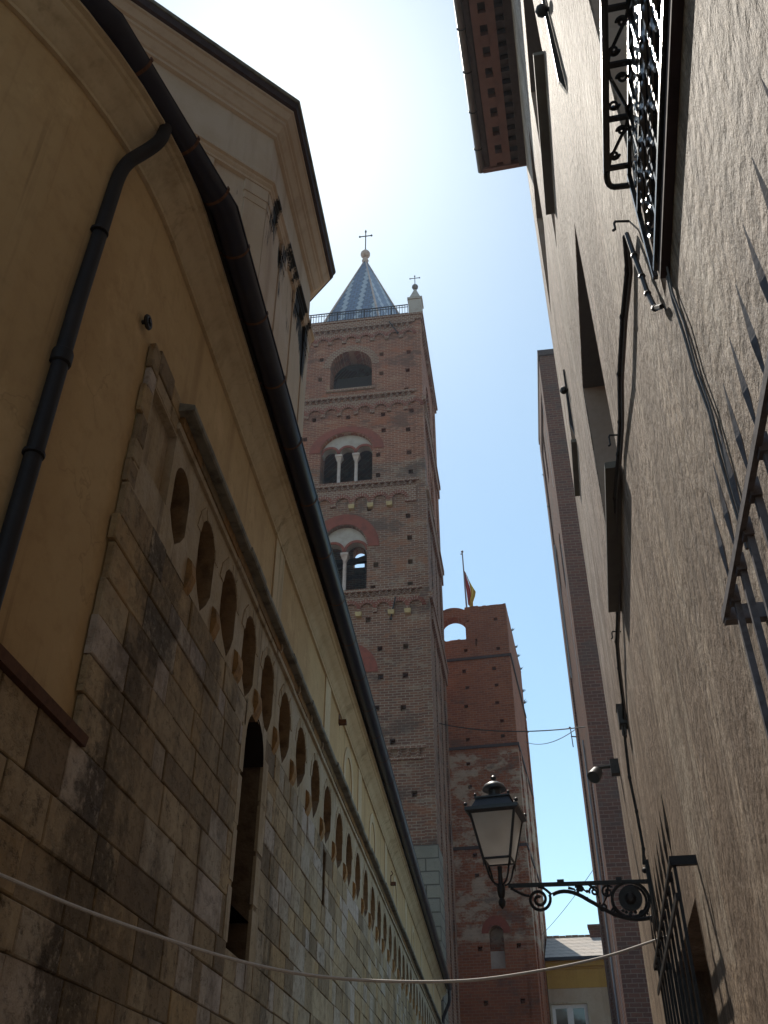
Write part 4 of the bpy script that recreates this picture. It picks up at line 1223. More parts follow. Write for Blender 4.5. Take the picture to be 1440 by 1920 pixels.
# flagpole
fp = thing('flagpole', 'grey flagpole with a limp red and yellow flag on the broken tower top', 'flagpole', FV, (-6.93, CY + 0.5, 34.9))
mb = MB(); mb.tube([(-6.93, CY + 0.5, 34.6), (-7.03, CY + 0.5, 40.1)], [0.07, 0.045], 8); mb.sphere((-7.03, CY + 0.5, 40.15), 0.1, 8); mb.sphere((-7.12, CY + 0.5, 39.95), 0.06, 8)
mb.build('pole', 'pole', fp)
def cloth(rows, name, mat):
    vs, fs = [], []
    n = 7
    for j, (z_, x0, x1) in enumerate(rows):
        for i in range(n):
            t = i / (n - 1)
            vs.append((x0 + (x1 - x0) * t, CY + 0.5 + 0.07 * math.sin(t * 7 + j * 0.8), z_ - 0.25 * t * (0.6 if j < 3 else 0.2)))
    for j in range(len(rows) - 1):
        for i in range(n - 1): fs.append((j * n + i, j * n + i + 1, (j + 1) * n + i + 1, (j + 1) * n + i))
    b = MB(); b.add(vs, fs); o = b.build(name, mat, fp, smooth=True)
    md = o.modifiers.new('thickness', 'SOLIDIFY'); md.thickness = 0.02
    return o
cloth([(38.5, -6.97, -6.93), (37.9, -6.95, -6.78), (37.2, -6.93, -6.64), (36.5, -6.88, -6.58), (35.9, -6.84, -6.60), (35.5, -6.82, -6.66)], 'red_cloth', 'flag_red')
cloth([(38.4, -6.93, -6.89), (37.9, -6.78, -6.70), (37.2, -6.64, -6.44), (36.6, -6.58, -6.22), (36.2, -6.60, -6.28), (35.7, -6.70, -6.46), (34.9, -6.74, -6.44)], 'yellow_cloth', 'flag_yellow')
# weeds on the broken edges
def weed(name, label, frame, base, h, group, out=(1, 0)):
    w = thing(name, label, 'weed', frame, base, group)
    mb = MB()
    h *= 0.5
    for k in range(34):
        a = rnd.uniform(0, 2 * math.pi); l = h * rnd.uniform(0.3, 1.15)
        dx = math.cos(a) * 0.4 * l + out[0] * 0.45 * l; dy = math.sin(a) * 0.4 * l + out[1] * 0.45 * l
        b0 = Vector(base)
        p1 = b0 + Vector((dx * 0.5, dy * 0.5, l * 0.6)); p2 = b0 + Vector((dx, dy, l * rnd.uniform(0.5, 1.0)))
        mb.tube([b0, p1, p2], [0.009, 0.007, 0.004], 4)
        for m_ in range(3):
            q = p1.lerp(p2, rnd.random()); s = rnd.uniform(0.012, 0.035)
            mb.add([q, q + Vector((s, s * .4, s)), q + Vector((s * 2, 0, 0.01)), q + Vector((s, -s * .4, -s * .5))], [(0, 1, 2, 3)])
    mb.build('foliage', 'weed', w)
wg = 'weeds on the ruined tower'
for (y_, z_, h_) in ((62.6, 34.9, 0.5), (65.4, 34.9, 0.6), (66.6, 34.7, 0.55), (68.3, 34.4, 0.6), (69.2, 32.9, 0.7), (69.4, 32.0, 0.8), (69.3, 29.5, 0.4)):
    weed('weed_tuft', 'dry weed tuft sprouting from the right edge of the broken brick tower', FV, (CX1 - 0.02, y_, z_), h_, wg, (1, 0.3))
weed('weed_tuft', 'tiny dry weed on the sill under the broken arch of the ruined tower', FV, (-7.6, CY + 0.3, 32.5), 0.35, wg, (0, -.2))

# ------------------------------------------------------------------ dark brick tower on the right
bt = thing('brick_tower', 'tall plain dark brick tower rising behind the stucco house', 'tower', FT, (7.3, 41.7, 0))
TX, TX1, TY, TD, TT = 3.31, 11.3, 37.85, 7.6, 38.65
mpT = lambda u, w, d: (u, TY + d, w)
mb = MB()
hT = [(TX + 1.6 + (k % 2) * 0.2, 6 + 2.0 * k) for k in range(16)]
panel(mb, TX, TX1, 0, TT, [dict(u0=x - 0.14, u1=x + 0.14, w0=z_ - 0.15, w1=z_ + 0.15, depth=0.4, back=True) for x, z_ in hT], mpT)
so = []
for (yc, z0, z1, hw) in ((42.6, 33.6, 36.9, 0.5), (40.6, 25.5, 28.6, 0.4), (43.6, 27.0, 29.6, 0.4), (40.9, 11.4, 16.2, 0.45)):
    so.append(dict(u0=yc - hw, u1=yc + hw, w0=z0, w1=z1, rise=hw, depth=0.7, back=True))
panel(mb, TY, TY + TD, 0, TT, so, lambda u, w, d: (TX + d, u, w))
mb.add([(TX1, TY, 0), (TX1, TY + TD, 0), (TX1, TY + TD, TT), (TX1, TY, TT)], [(0, 1, 2, 3)])
mb.add([(TX, TY + TD, 0), (TX1, TY + TD, 0), (TX1, TY + TD, TT), (TX, TY + TD, TT)], [(0, 1, 2, 3)])
mb.add([(TX, TY, TT), (TX1, TY, TT), (TX1, TY + TD, TT), (TX, TY + TD, TT)], [(0, 1, 2, 3)])
mb.build('shaft', 'rough_tower', bt)
mb = MB(); mb.box(TX - 0.10, TX1 + .1, TY - 0.10, TY + TD + 0.1, TT - 0.05, TT + 0.35)
mb.build('parapet_cap', 'eave_dark', bt)
mb = MB()
mb.box(TX - 0.08, TX + 0.1, TY - 0.001, TY + 1.2, 0, TT - 0.4); mb.box(TX - 0.08, TX + 0.1, TY + TD - 1.1, TY + TD, 0, TT - 0.4)
mb.box(TX - 0.09, TX + 0.1, TY + 1.2, TY + TD - 1.1, TT - 1.6, TT - 0.4)
mb.build('corner_strip', 'rough_tower', bt)
mb = MB()
for (a, z0, z1) in ((TY + 1.25, 30.5, 36.5), (TY + 1.3, 19, 27), (TY + 1.3, 4, 15), (TY + 5.9, 22, 30), (TY + 4.0, 5, 18)):
    mb.tube([(TX - 0.05, a, z0), (TX - 0.05, a + 0.02, z1)], 0.045, 6)
mb.build('rain_pipe', 'pole', bt)
for (y_, z_) in ((45.2, 35.9), (44.3, 32.9)):
    weed('weed_tuft', 'wisp of dry weed on the left edge of the plain dark tower', FT, (TX - 0.05, y_, z_), 0.3, 'weeds on the dark tower', (-1, 0))
ib = thing('wire_bracket', 'small iron wire bracket low on the left edge of the dark tower', 'bracket', FT, (TX - 0.1, 45.0, 19.4))
mb = MB(); mb.tube([(TX, 45.0, 19.4), (TX - 0.35, 45.0, 19.45)], 0.03, 6); mb.tube([(TX - 0.33, 45.0, 19.9), (TX - 0.3, 45, 18.9)], 0.025, 6); mb.sphere((TX - 0.35, 45.0, 19.9), 0.06, 6)
mb.build('arm', 'iron', ib)

# ------------------------------------------------------------------ yellow house at the end of the lane
yh = thing('yellow_house', 'low yellow and beige house with pale slate roof at the far lane end', 'house', FV, (-1, 67, 0))
HX0, HX1, HY = CX1 + 0.12, 6.0, 64.5
mpH = lambda u, w, d: (u, HY + d, w)
mb = MB(); panel(mb, HX0, HX1, 0, 11.1, [dict(u0=-3.83, u1=-1.70, w0=7.9, w1=10.24, depth=0.22)], mpH)
mb.box(HX0 + 0.01, HX1, HY + 0.6, HY + 8, 0, 12.2)
mb.build('wall', 'beige_wall', yh)
mb = MB(); mb.box(HX0, HX1, HY - 0.03, HY + 0.3, 11.1, 12.15); mb.box(HX0, HX1, HY - 0.10, HY + 0.3, 12.15, 12.27); mb.box(HX0, HX1, HY - 0.24, HY + 0.3, 12.27, 12.68)
mb.build('yellow_frieze', 'yellow_wall', yh)
mb = MB(); mb.prism([(HX0, HY - 0.45, 12.72), (HX0, HY + 4.0, 14.78), (HX0, HY + 8.2, 12.7), (HX0, HY + 8.2, 12.55), (HX0, HY + 4.0, 14.64), (HX0, HY - 0.45, 12.66)], (HX1 - HX0, 0, 0))
rf = mb.build('roof', 'pale_roof', yh)
mb = MB(); mb.box(HX0, HX1, HY - 0.58, HY - 0.40, 12.60, 12.78); mb.build('eave_gutter', 'gutter', rf)
x = HX0
while x < 1.0:
    mb = MB(); mb.box(x, x + 0.40, HY + 3.85, HY + 4.15, 14.72, 14.84 + rnd.uniform(0, .03)); mb.build('ridge_tile', 'tile', rf); x += 0.42
mb = MB(); mb.box(-1.1, 0.3, HY + 3.6, HY + 4.4, 13.8, 15.25); mb.box(-1.2, 0.4, HY + 3.5, HY + 4.5, 15.25, 15.4); mb.box(-1.15, 0.35, HY + 3.55, HY + 4.45, 15.0, 15.1)
mb.build('chimney', 'rough_tower', rf)
mb = MB()
for (a, b, c, d) in ((-3.83, -3.70, 7.9, 10.24), (-1.83, -1.70, 7.9, 10.24), (-3.70, -1.83, 10.10, 10.24), (-3.70, -1.83, 7.9, 8.03), (-2.88, -2.65, 8.03, 10.10)):
    mb.box(a, b, HY + 0.1, HY + 0.2, c, d)
for (a, b) in ((-3.70, -2.88), (-2.65, -1.83)):
    mb.box(a, a + 0.07, HY + 0.11, HY + 0.19, 8.03, 10.1); mb.box(b - 0.07, b, HY + 0.11, HY + 0.19, 8.03, 10.1); mb.box(a + 0.07, b - 0.07, HY + 0.11, HY + 0.19, 10.02, 10.1)
wf = mb.build('window_frame', 'white_wood', yh)
mb = MB(); mb.box(-4.0, -1.5, HY - 0.12, HY + 0.2, 7.8, 7.895); mb.build('window_sill', 'dressed', yh)
mb = MB(); mb.box(-3.95, -3.84, HY - 0.04, HY + 0.05, 7.9, 10.34); mb.box(-1.69, -1.58, HY - 0.04, HY + 0.05, 7.9, 10.34); mb.box(-3.84, -1.69, HY - 0.04, HY + 0.05, 10.25, 10.34); mb.build('window_surround', 'dressed', yh)
mb = MB(); mb.box(-3.70, -1.83, HY + 0.16, HY + 0.17, 8.03, 10.1); mb.build('pane', 'pane', wf)

# ------------------------------------------------------------------ stucco house (right)
sh = thing('stucco_house', 'tall rough stucco house close along the right of the lane', 'house', FR, (0.55, 6.0, 0))
XR, YE, TOP = 0.55, 12.25, 18.98
mpR = lambda u, w, d: (XR + d, u, w)
OPS = [dict(u0=5.12, u1=7.16, w0=5.47, w1=8.05, depth=0.34), dict(u0=5.12, u1=7.5, w0=10.62, w1=14.0, depth=0.34),
       dict(u0=9.74, u1=10.7, w0=9.4, w1=10.66, depth=0.25), dict(u0=0.3, u1=2.55, w0=4.29, w1=7.4, depth=0.34),
       dict(u0=0.8, u1=2.15, w0=1.1, w1=2.6, depth=0.3), dict(u0=5.38, u1=7.6, w0=1.0, w1=2.80, depth=0.4),
       dict(u0=0.3, u1=2.6, w0=10.62, w1=14.0, depth=0.34), dict(u0=9.3, u1=11.2, w0=13.4, w1=16.0, depth=0.3)]
mb = MB(); panel(mb, -10, YE, 0, TOP, OPS, mpR)
mb.add([(XR, YE, 0), (9, YE, 0), (9, YE, TOP), (XR, YE, TOP)], [(0, 1, 2, 3)])
mb.add([(9, YE, 0), (9, -10, 0), (9, -10, TOP), (9, YE, TOP)], [(0, 1, 2, 3)])
mb.add([(XR, -10, 0), (9, -10, 0), (9, -10, TOP), (XR, -10, TOP)], [(0, 1, 2, 3)])
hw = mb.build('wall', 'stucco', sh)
# reveals painted, frames, shutters, panes
def window(o, shut=True, frame='frame_grey', panes=True):
    a, b, c, d, dep = o['u0'], o['u1'], o['w0'], o['w1'], o['depth']
    r_ = MB(); e = 0.006
    r_.box(XR + 0.012, XR + dep, b - e, b + 0.05, c, d); r_.build('window_reveal', 'reveal', hw)
    r_ = MB(); r_.box(XR + 0.012, XR + dep, a - 0.05, a + e, c, d); r_.build('window_reveal', 'reveal', hw)
    r_ = MB(); r_.box(XR + 0.008, XR + dep, a, b, d - e, d + 0.05); r_.box(XR + dep - 0.12, XR + dep - 0.081, a + e, b - e, d - 0.25, d - e); r_.build('window_head', 'head_dark', hw)  # head lining and slab below it, coloured darker than the side reveals
    f_ = MB(); t = 0.07; x0, x1 = XR + dep - 0.08, XR + dep - 0.03
    f_.box(x0, x1, a + e, a + t, c, d - e); f_.box(x0, x1, b - t, b - e, c, d - e); f_.box(x0, x1, a + t, b - t, d - t, d - e)
    f_.box(x0, x1, a + t, b - t, c, c + t); f_.box(x0, x1, (a + b) / 2 - 0.05, (a + b) / 2 + 0.05, c + t, d - t)
    for q in (0.33, 0.66):
        f_.box(x0 + 0.01, x1 - 0.01, a + t, b - t, c + (d - c) * q - 0.015, c + (d - c) * q + 0.015)
    w = f_.build('window', frame, sh)
    if panes:
        p = MB(); p.box(x0 + 0.02, x0 + 0.026, a + t, b - t, c + t, d - t); p.build('pane', 'pane', w)
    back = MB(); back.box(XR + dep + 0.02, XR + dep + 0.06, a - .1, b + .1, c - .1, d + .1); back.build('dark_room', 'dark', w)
    return w
for i, o in enumerate(OPS):
    if i in (4, 5): 
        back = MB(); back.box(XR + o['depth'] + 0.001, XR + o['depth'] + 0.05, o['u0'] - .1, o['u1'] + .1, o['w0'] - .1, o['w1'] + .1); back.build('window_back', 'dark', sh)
    else: window(o)
# sills
def sill(a, b, x0, z0, th, name='sill'):
    s = MB(); s.prism([(x0, a, z0), (x0, a, z0 + th - 0.008), (x0 + 0.008, a, z0 + th), (XR + 0.3, a, z0 + th + 0.02), (XR + 0.3, a, z0)], (0, b - a, 0)); return s.build(name, 'eave_dark' if name == 'guard_sill' else 'sill', sh)
sill(5.05, 7.02, 0.445, 5.42, 0.05); sill(5.05, 6.95, 0.45, 10.57, 0.05); sill(-0.2, 2.40, 0.517, 4.235, 0.05, 'guard_sill'); sill(9.6, 10.8, 0.48, 9.35, 0.05)
# open shutters folded on the wall near the top windows, seen edge-on
def shutter_stay(y0, z0, y1, z1, zk):
    s = MB(); s.prism([(XR - 0.005, y0, z0), (XR - 0.05, y0 + 0.01, z0 + 0.2), (XR - 0.03, y1, z1), (XR - 0.005, y1, z1)], (0, 0.03, 0))
    s.sphere((XR - 0.06, y0 + (y1 - y0) * 0.5, zk), 0.055, 8); s.box(XR - 0.07, XR + 0.01, y0 + (y1 - y0) * 0.5 - .012, y0 + (y1 - y0) * 0.5 + .012, zk - .012, zk + .012)
    s.build('shutter_stay', 'iron', sh)
shutter_stay(3.95, 8.05, 4.15, 9.9, 9.45)
shutter_stay(9.62, 9.5, 9.66, 10.7, 10.3)
# thin mortar edges round openings
# eaves: boards, timbers with dark gaps, gutter
mb = MB(); mb.box(-0.33, XR + 0.3, -10, 12.13, 19.16, 19.22); mb.build('eave_boarding', 'eave_dark', sh)
def strip(x0, x1, z0, z1, mat, nm):
    b = MB(); b.box(x0, x1, -10, 12.05, z0, z1); return b.build(nm, mat, sh)
strip(-0.20, -0.06, 19.04, 19.16, 'eave_wood', 'eave_beam'); strip(0.08, 0.24, 19.04, 19.16, 'eave_wood', 'eave_beam'); strip(-0.32, -0.22, 19.06, 19.16, 'eave_dark', 'eave_beam')
strip(0.40, 0.548, 18.90, 19.16, 'eave_dark', 'wall_plate')
y = 11.75
while y > 5:
    mb = MB(); mb.box(-0.06, 0.08, y, y + 0.22, 19.02, 19.16); mb.build('rafter_end', 'eave_wood', sh); y -= 0.42
y = 11.75
while y > 5:
    mb = MB(); mb.box(0.24, 0.40, y, y + 0.12, 19.0, 19.16); mb.build('corbel_brick', 'eave_dark', sh); y -= 0.25
mb = MB(); mb.box(-0.36, XR, 12.05, 12.14, 18.98, 19.2); mb.build('barge_board', 'eave_wood', sh)
mb = MB(); mb.prism([(-0.42, -10, 19.22), (4.7, -10, 21.0), (9.4, -10, 19.3), (9.4, -10, 19.4), (4.7, -10, 21.12), (-0.42, -10, 19.32)], (0, 22.2, 0)); mb.build('roof', 'tile', sh)
mb = MB(); mb.tube([(-0.40, 12.16, 19.10), (-0.40, 3, 19.10), (-0.40, -10, 19.1)], 0.075, 10)
eg = mb.build('eave_gutter', 'copper', sh, smooth=True)
y = 11.6
while y > 5:
    b = MB(); b.tube([(-0.40 + 0.082 * math.cos(a), y, 19.10 + 0.082 * math.sin(a)) for a in [R(70) + R(330) * k / 14 for k in range(15)]], 0.012, 5); b.build('gutter_strap', 'iron', eg); y -= 0.85
# window guard above our heads: scrolled flat band on top, upright scroll panel below
guard = thing('window_guard', 'glossy black wrought iron window guard with scrolls above the near window', 'window guard', FR, (0.46, 1.5, 4.1))
ZT, ZB, XO, XI = 4.95, 4.31, 0.425, 0.515
mb = MB()
def bar(b, p, q, w=0.011, h=0.011):
    p, q = Vector(p), Vector(q); t = (q - p); L = t.length / 2; t.normalize()
    up = Vector((0, 0, 1)) if abs(t.z) < 0.9 else Vector((1, 0, 0))
    s = t.cross(up).normalized(); u = s.cross(t).normalized()
    b.obox((p + q) / 2, t * L, s * w, u * h)
bar(mb, (XO, -0.3, ZT), (XO, 2.44, ZT), 0.013, 0.008)
bar(mb, (XI, -0.3, ZT), (XI, 2.5, ZT), 0.008, 0.008)
mb.tube(bez((XO, 2.43, ZT), (XO, 2.50, ZT), (XO + .01, 2.515, ZT), (XO + 0.05, 2.515, ZT), 6) + [Vector((XR, 2.52, ZT))], 0.013, 8)
bar(mb, (XI, -0.3, ZB), (XI, 2.42, ZB), 0.010, 0.010); bar(mb, (XI, -0.3, 4.70), (XI, 2.46, 4.70), 0.008, 0.008)
bar(mb, (XI, 2.46, ZB), (XI, 2.47, ZT), 0.009, 0.009)
rail = mb.build('guard_frame', 'gloss', guard)
yr = [2.42, 2.2, 1.98, 1.77, 1.56, 1.35, 1.14, .9]
for i, y in enumerate(yr):
    b = MB(); bar(b, (XO, y, ZT), (XR, y, ZT), 0.010, 0.007); b.build('cross_bar', 'gloss', guard)
    if i < len(yr) - 1:
        y2 = yr[i + 1]; s = MB()
        pl = lambda u, w: (XO + 0.008 + u, y2 + w, ZT)
        L = y - y2; W = XI - XO - 0.014
        k = 1 if i % 2 else -1
        ua, ub = (0.0, W) if k > 0 else (W, 0.0)
        s.tube([pl(*q) for q in [(ua, 0.0), (ua + (ub - ua) * .1, L * .2), (ua + (ub - ua) * .5, L * .5), (ua + (ub - ua) * .9, L * .8), (ub, L)]], 0.007, 6)
        s.tube(spiral((W * 0.30, L * (0.74)), W * .28, 0.006, 1.4, 0, pl, 24), 0.006, 6)
        s.tube(spiral((W * 0.70, L * (0.26)), W * .28, 0.006, 1.4, math.pi, pl, 24), 0.006, 6)
        s.build('scroll', 'gloss', guard)
# upright scrolls in the panel
pv = lambda y0, z0: (lambda u, w: (XI, y0 + u, z0 + w))
y = 2.30
while y > 0.2:
    s = MB()
    s.tube(spiral((0, 0.14), 0.085, 0.01, 1.6, R(-90), pv(y, ZB + 0.02), 26), 0.010, 6)
    s.tube(spiral((0, 0.30), 0.075, 0.01, 1.6, R(90), pv(y, ZB + 0.02), 26), 0.010, 6)
    s.tube([(XI + 0.012, y - 0.085, ZB + 0.05), (XI + 0.012, y - 0.03, ZB + 0.24), (XI + 0.012, y + 0.085, ZB + 0.36)], 0.011, 6)
    s.build('scroll', 'gloss', guard)
    s = MB(); bar(s, (XI, y - 0.115, ZB), (XI, y - 0.105, ZT), 0.010, 0.007); s.build('upright', 'gloss', guard)
    s = MB(); s.tube([(XI, y - 0.10, 4.71), (XI, y - 0.02, 4.80), (XI, y - 0.06, 4.88), (XI, y, 4.94)], 0.007, 6)
    s.tube(spiral((0.02, 0.0), 0.055, 0.008, 1.4, 0, pv(y + 0.02, 4.78), 22), 0.006, 6); s.build('scroll', 'gloss', guard)
    y -= 0.13
# spiked grilles over the ground-floor windows
def grille(name, label, y0, y1, xg, ztop, zbot, pitch, spike, mat, lower):
    g_ = thing(name, label, 'window grille', FR, (xg, (y0 + y1) / 2, zbot), 'spiked window grilles')
    b = MB()
    for zz in lower: b.obox((xg, (y0 + y1) / 2, zz), (0.006, 0, 0), (0, (y1 - y0) / 2, 0), (0, 0, 0.017))
    b.obox((xg, (y0 + y1) / 2, ztop), (0.007, 0, 0), (0, (y1 - y0) / 2, 0), (0, 0, 0.012))
    b.build('rail', mat, g_)
    for yy in (y0 + 0.02, y1 - 0.02):
        for zz in (ztop, zbot + 0.05):
            s = MB(); s.obox(((xg + XR) / 2 + 0.005, yy, zz), ((XR - xg) / 2 + 0.01, 0, 0), (0, 0.016, 0), (0, 0, 0.022)); s.build('wall_arm', mat, g_)
    y = y0 + 0.03
    while y < y1:
        s = MB()
        s.obox((xg + 0.016, y, (zbot + ztop) / 2), (0.008, 0, 0), (0, 0.008, 0), (0, 0, (ztop - zbot) / 2))
        s.obox((xg + 0.012, y, ztop), (0.012, 0, 0), (0, 0.017, 0), (0, 0, 0.024))
        # leaf-shaped spear point
        z_ = ztop + 0.02; w = 0.022 * spike / 0.3
        sec = [(0.006, 0), (0.006, 0.06 * spike), (w, 0.42 * spike), (w * 0.7, 0.6 * spike), (0.002, spike)]
        vs, fs = [], []
        for (r_, dz) in sec:
            vs += [(xg + 0.012 + r_ * 0.35, y, z_ + dz), (xg + 0.012, y + r_, z_ + dz), (xg + 0.012 - r_ * 0.35, y, z_ + dz), (xg + 0.012, y - r_, z_ + dz)]
        for i in range(len(sec) - 1):
            for k in range(4): fs.append((i * 4 + k, i * 4 + (k + 1) % 4, (i + 1) * 4 + (k + 1) % 4, (i + 1) * 4 + k))
        fs.append((16, 17, 18, 19))
        s.add(vs, fs)
        s.build('spear_bar', mat, g_)
        y += pitch
    return g_
grille('window_grille', 'near spiked iron grille with grey leaf-shaped points at the right edge', 0.5, 2.36, 0.45, 2.83, 1.0, 0.155, 0.30, 'iron_grey', (2.0, 1.2))
grille('window_grille', 'far spiked iron grille of dark bars under the street lantern bracket', 4.98, 7.95, 0.425, 2.89, 0.9, 0.30, 0.34, 'iron', (2.72, 1.9, 1.1))
# pale plaster surround of the near grille
# ------------------------------------------------------------------ street lantern on its bracket
lamp = thing('street_lantern', 'black wall lantern with milky panes on a scrolled iron bracket', 'street lamp', FR, (XR, 8.7, 3.6))
LX, LY, LROT = -0.745, 8.7, R(-5)
pl = lambda u, w: (u, LY, w)
mb = MB()
mb.obox((-0.06, LY, 3.70), (0.62, 0, -0.012), (0, 0.014, 0), (0, 0, 0.016))
mb.obox((-0.22, LY, 3.715), (0.03, 0, 0), (0, 0.022, 0), (0, 0, 0.024)); mb.obox((0.28, LY, 3.71), (0.025, 0, 0), (0, 0.022, 0), (0, 0, 0.024))
br_ = mb.build('bracket_arm', 'iron', lamp)
mb = MB(); mb.box(XR - 0.03, XR + 0.01, LY - 0.05, LY + 0.05, 3.30, 3.86); mb.sphere((XR - 0.04, LY, 3.78), 0.025, 8); mb.sphere((XR - 0.04, LY, 3.38), 0.025, 8)
mb.tube([(XR - 0.03, LY, 3.86), (XR - 0.02, LY, 3.93)], [0.02, 0.006], 6); mb.build('wall_plate', 'iron', lamp)
mb = MB()
mb.tube(bez((XR - 0.04, LY, 3.40), (0.35, LY, 3.36), (0.2, LY, 3.42), (0.05, LY, 3.53), 10) + bez((0.0, LY, 3.56), (-0.12, LY, 3.65), (-0.22, LY, 3.66), (-0.30, LY, 3.62), 8), 0.017, 8)
mb.tube(spiral((-0.42, 3.585), 0.10, 0.02, -1.9, R(20), pl, 44), 0.014, 6)
mb.tube(bez((-0.31, LY, 3.62), (-0.36, LY, 3.67), (-0.38, LY, 3.69), (-0.42, LY, 3.69), 6), 0.012, 6)
mb.tube(bez((-0.50, LY, 3.62), (-0.56, LY, 3.62), (-0.60, LY, 3.66), (-0.66, LY, 3.69), 8), 0.012, 6)
mb.tube([pl(0.355 + 0.155 * math.cos(a), 3.545 + 0.145 * math.sin(a)) for a in [2 * math.pi * k / 30 for k in range(31)]], 0.015, 6)
mb.tube(spiral((0.36, 3.55), 0.155, 0.10, 0.8, R(200), pl, 26), 0.012, 6)
for (cx, cz, r_, a0, tn) in ((0.17, 3.62, 0.055, 40, 1.5), (0.06, 3.63, 0.045, 200, -1.5), (-0.05, 3.66, 0.03, 60, 1.3), (0.12, 3.50, 0.04, 120, 1.4), (0.44, 3.42, 0.04, 0, 1.4), (0.21, 3.45, 0.035, 90, 1.3)):
    mb.tube(spiral((cx, cz), r_, 0.008, tn, R(a0), pl, 22), 0.010, 6)
for (p, q) in (((0.02, 3.69), (0.09, 3.57)), ((-0.10, 3.68), (0.0, 3.62)), ((0.18, 3.68), (0.12, 3.52)), ((-0.16, 3.67), (-0.10, 3.64))):
    mb.tube([pl(*p), pl((p[0] + q[0]) / 2 + .02, (p[1] + q[1]) / 2), pl(*q)], [0.013, 0.009, 0.006], 6)
for k in range(12):
    a = rnd.uniform(0, 6.28); c = rnd.choice([(0.36, 3.42), (0.30, 3.45), (0.12, 3.6), (-0.04, 3.64), (-0.3, 3.66), (0.02, 3.56), (0.48, 3.48)])
    mb.sphere(pl(c[0] + rnd.uniform(-.05, .05), c[1] + rnd.uniform(-.03, .03)), 0.014, 6)
mb.build('scrollwork', 'iron', lamp, smooth=True)
mb = MB(); n_ = 20
vs = [(0.355 + 0.10 * math.cos(2 * math.pi * k / n_), LY - 0.02, 3.555 + 0.10 * math.sin(2 * math.pi * k / n_)) for k in range(n_)]
mb.prism(vs, (0, 0.04, 0)); mb.sphere((0.355, LY - 0.02, 3.555), 0.05, 10); mb.build('rosette', 'iron', lamp)
mb = MB(); mb.lathe([(0.004, 0), (0.028, 0.03), (0.034, 0.06), (0.02, 0.09), (0.03, 0.11), (0.036, 0.15), (0.036, 0.19), (0.022, 0.22), (0.018, 0.3), (0.022, 0.36)], (LX, LY, 3.52), 12)
mb.build('stem', 'iron', lamp, smooth=True)
mb = MB()
for k in range(4):
    a = LROT + math.pi / 4 + k * math.pi / 2
    d = Vector((math.cos(a), math.sin(a), 0)); c = Vector((LX, LY, 0))
    mb.tube(bez(c + d * 0.02 + Vector((0, 0, 3.72)), c + d * 0.14 + Vector((0, 0, 3.73)), c + d * 0.12 + Vector((0, 0, 3.86)), c + d * 0.175 + Vector((0, 0, 3.93)), 8), 0.009, 6)
mb.build('cradle', 'iron', lamp)
body = MB(); z0, z1, h0, h1 = 3.93, 4.33, 0.120, 0.205
cc = lambda h, k: (LX + h * math.sqrt(2) * math.cos(LROT + math.pi / 4 + k * math.pi / 2), LY + h * math.sqrt(2) * math.sin(LROT + math.pi / 4 + k * math.pi / 2))
for k in range(4):
    p, q = cc(h0, k), cc(h1, k); body.tube([(p[0], p[1], z0), (q[0], q[1], z1)], 0.013, 6)
    p2 = cc(h0, k + 1); body.tube([(p[0], p[1], z0), (p2[0], p2[1], z0)], 0.011, 6)
    body.tube([(p[0], p[1], z0 + 0.01), (p[0], p[1], z0 - 0.07)], [0.012, 0.004], 6)
lb = body.build('lantern_frame', 'lead', lamp)
for k in range(4):
    b = MB(); p, p2, q, q2 = cc(h0, k), cc(h0, k + 1), cc(h1, k), cc(h1, k + 1)
    A = [(p[0], p[1], z0), (p2[0], p2[1], z0), (q2[0], q2[1], z1), (q[0], q[1], z1)]
    b.add(A, [(0, 1, 2, 3)]); b.build('pane', 'milk', lb)
b = MB(); b.add([cc(h0 - 0.01, k) + (3.93,) for k in range(4)], [(0, 1, 2, 3)]); b.build('bottom_pane', 'milk', lb)
b = MB(); b.lathe([(0.02, 4.02), (0.045, 4.06), (0.05, 4.12), (0.02, 4.18), (0.025, 4.31)], (LX, LY, 0), 12); b.build('bulb', 'white_plaster', lb, smooth=True)
mb = MB()
mb.frustum((LX, LY), 0.205, 0.245, 4.315, 4.335, LROT); mb.frustum((LX, LY), 0.245, 0.245, 4.335, 4.365, LROT)
mb.frustum((LX, LY), 0.20, 0.165, 4.365, 4.43, LROT); mb.frustum((LX, LY), 0.165, 0.15, 4.43, 4.465, LROT)
mb.frustum((LX, LY), 0.165, 0.165, 4.465, 4.478, LROT)
for k in range(4):
    p = cc(0.235, k); mb.sphere((p[0], p[1], 4.39), 0.018, 8); p = cc(0.155, k); mb.sphere((p[0], p[1], 4.495), 0.015, 8)
mb.build('lantern_roof', 'lead', lamp)
mb = MB(); mb.lathe([(0.09, 4.478), (0.062, 4.51), (0.058, 4.55), (0.065, 4.565), (0.112, 4.575), (0.112, 4.59), (0.09, 4.625), (0.045, 4.65), (0.016, 4.655), (0.016, 4.672), (0.026, 4.685), (0.026, 4.70), (0.008, 4.715)], (LX, LY, 0), 18)
mb.build('chimney_cap', 'lead', lamp, smooth=True)

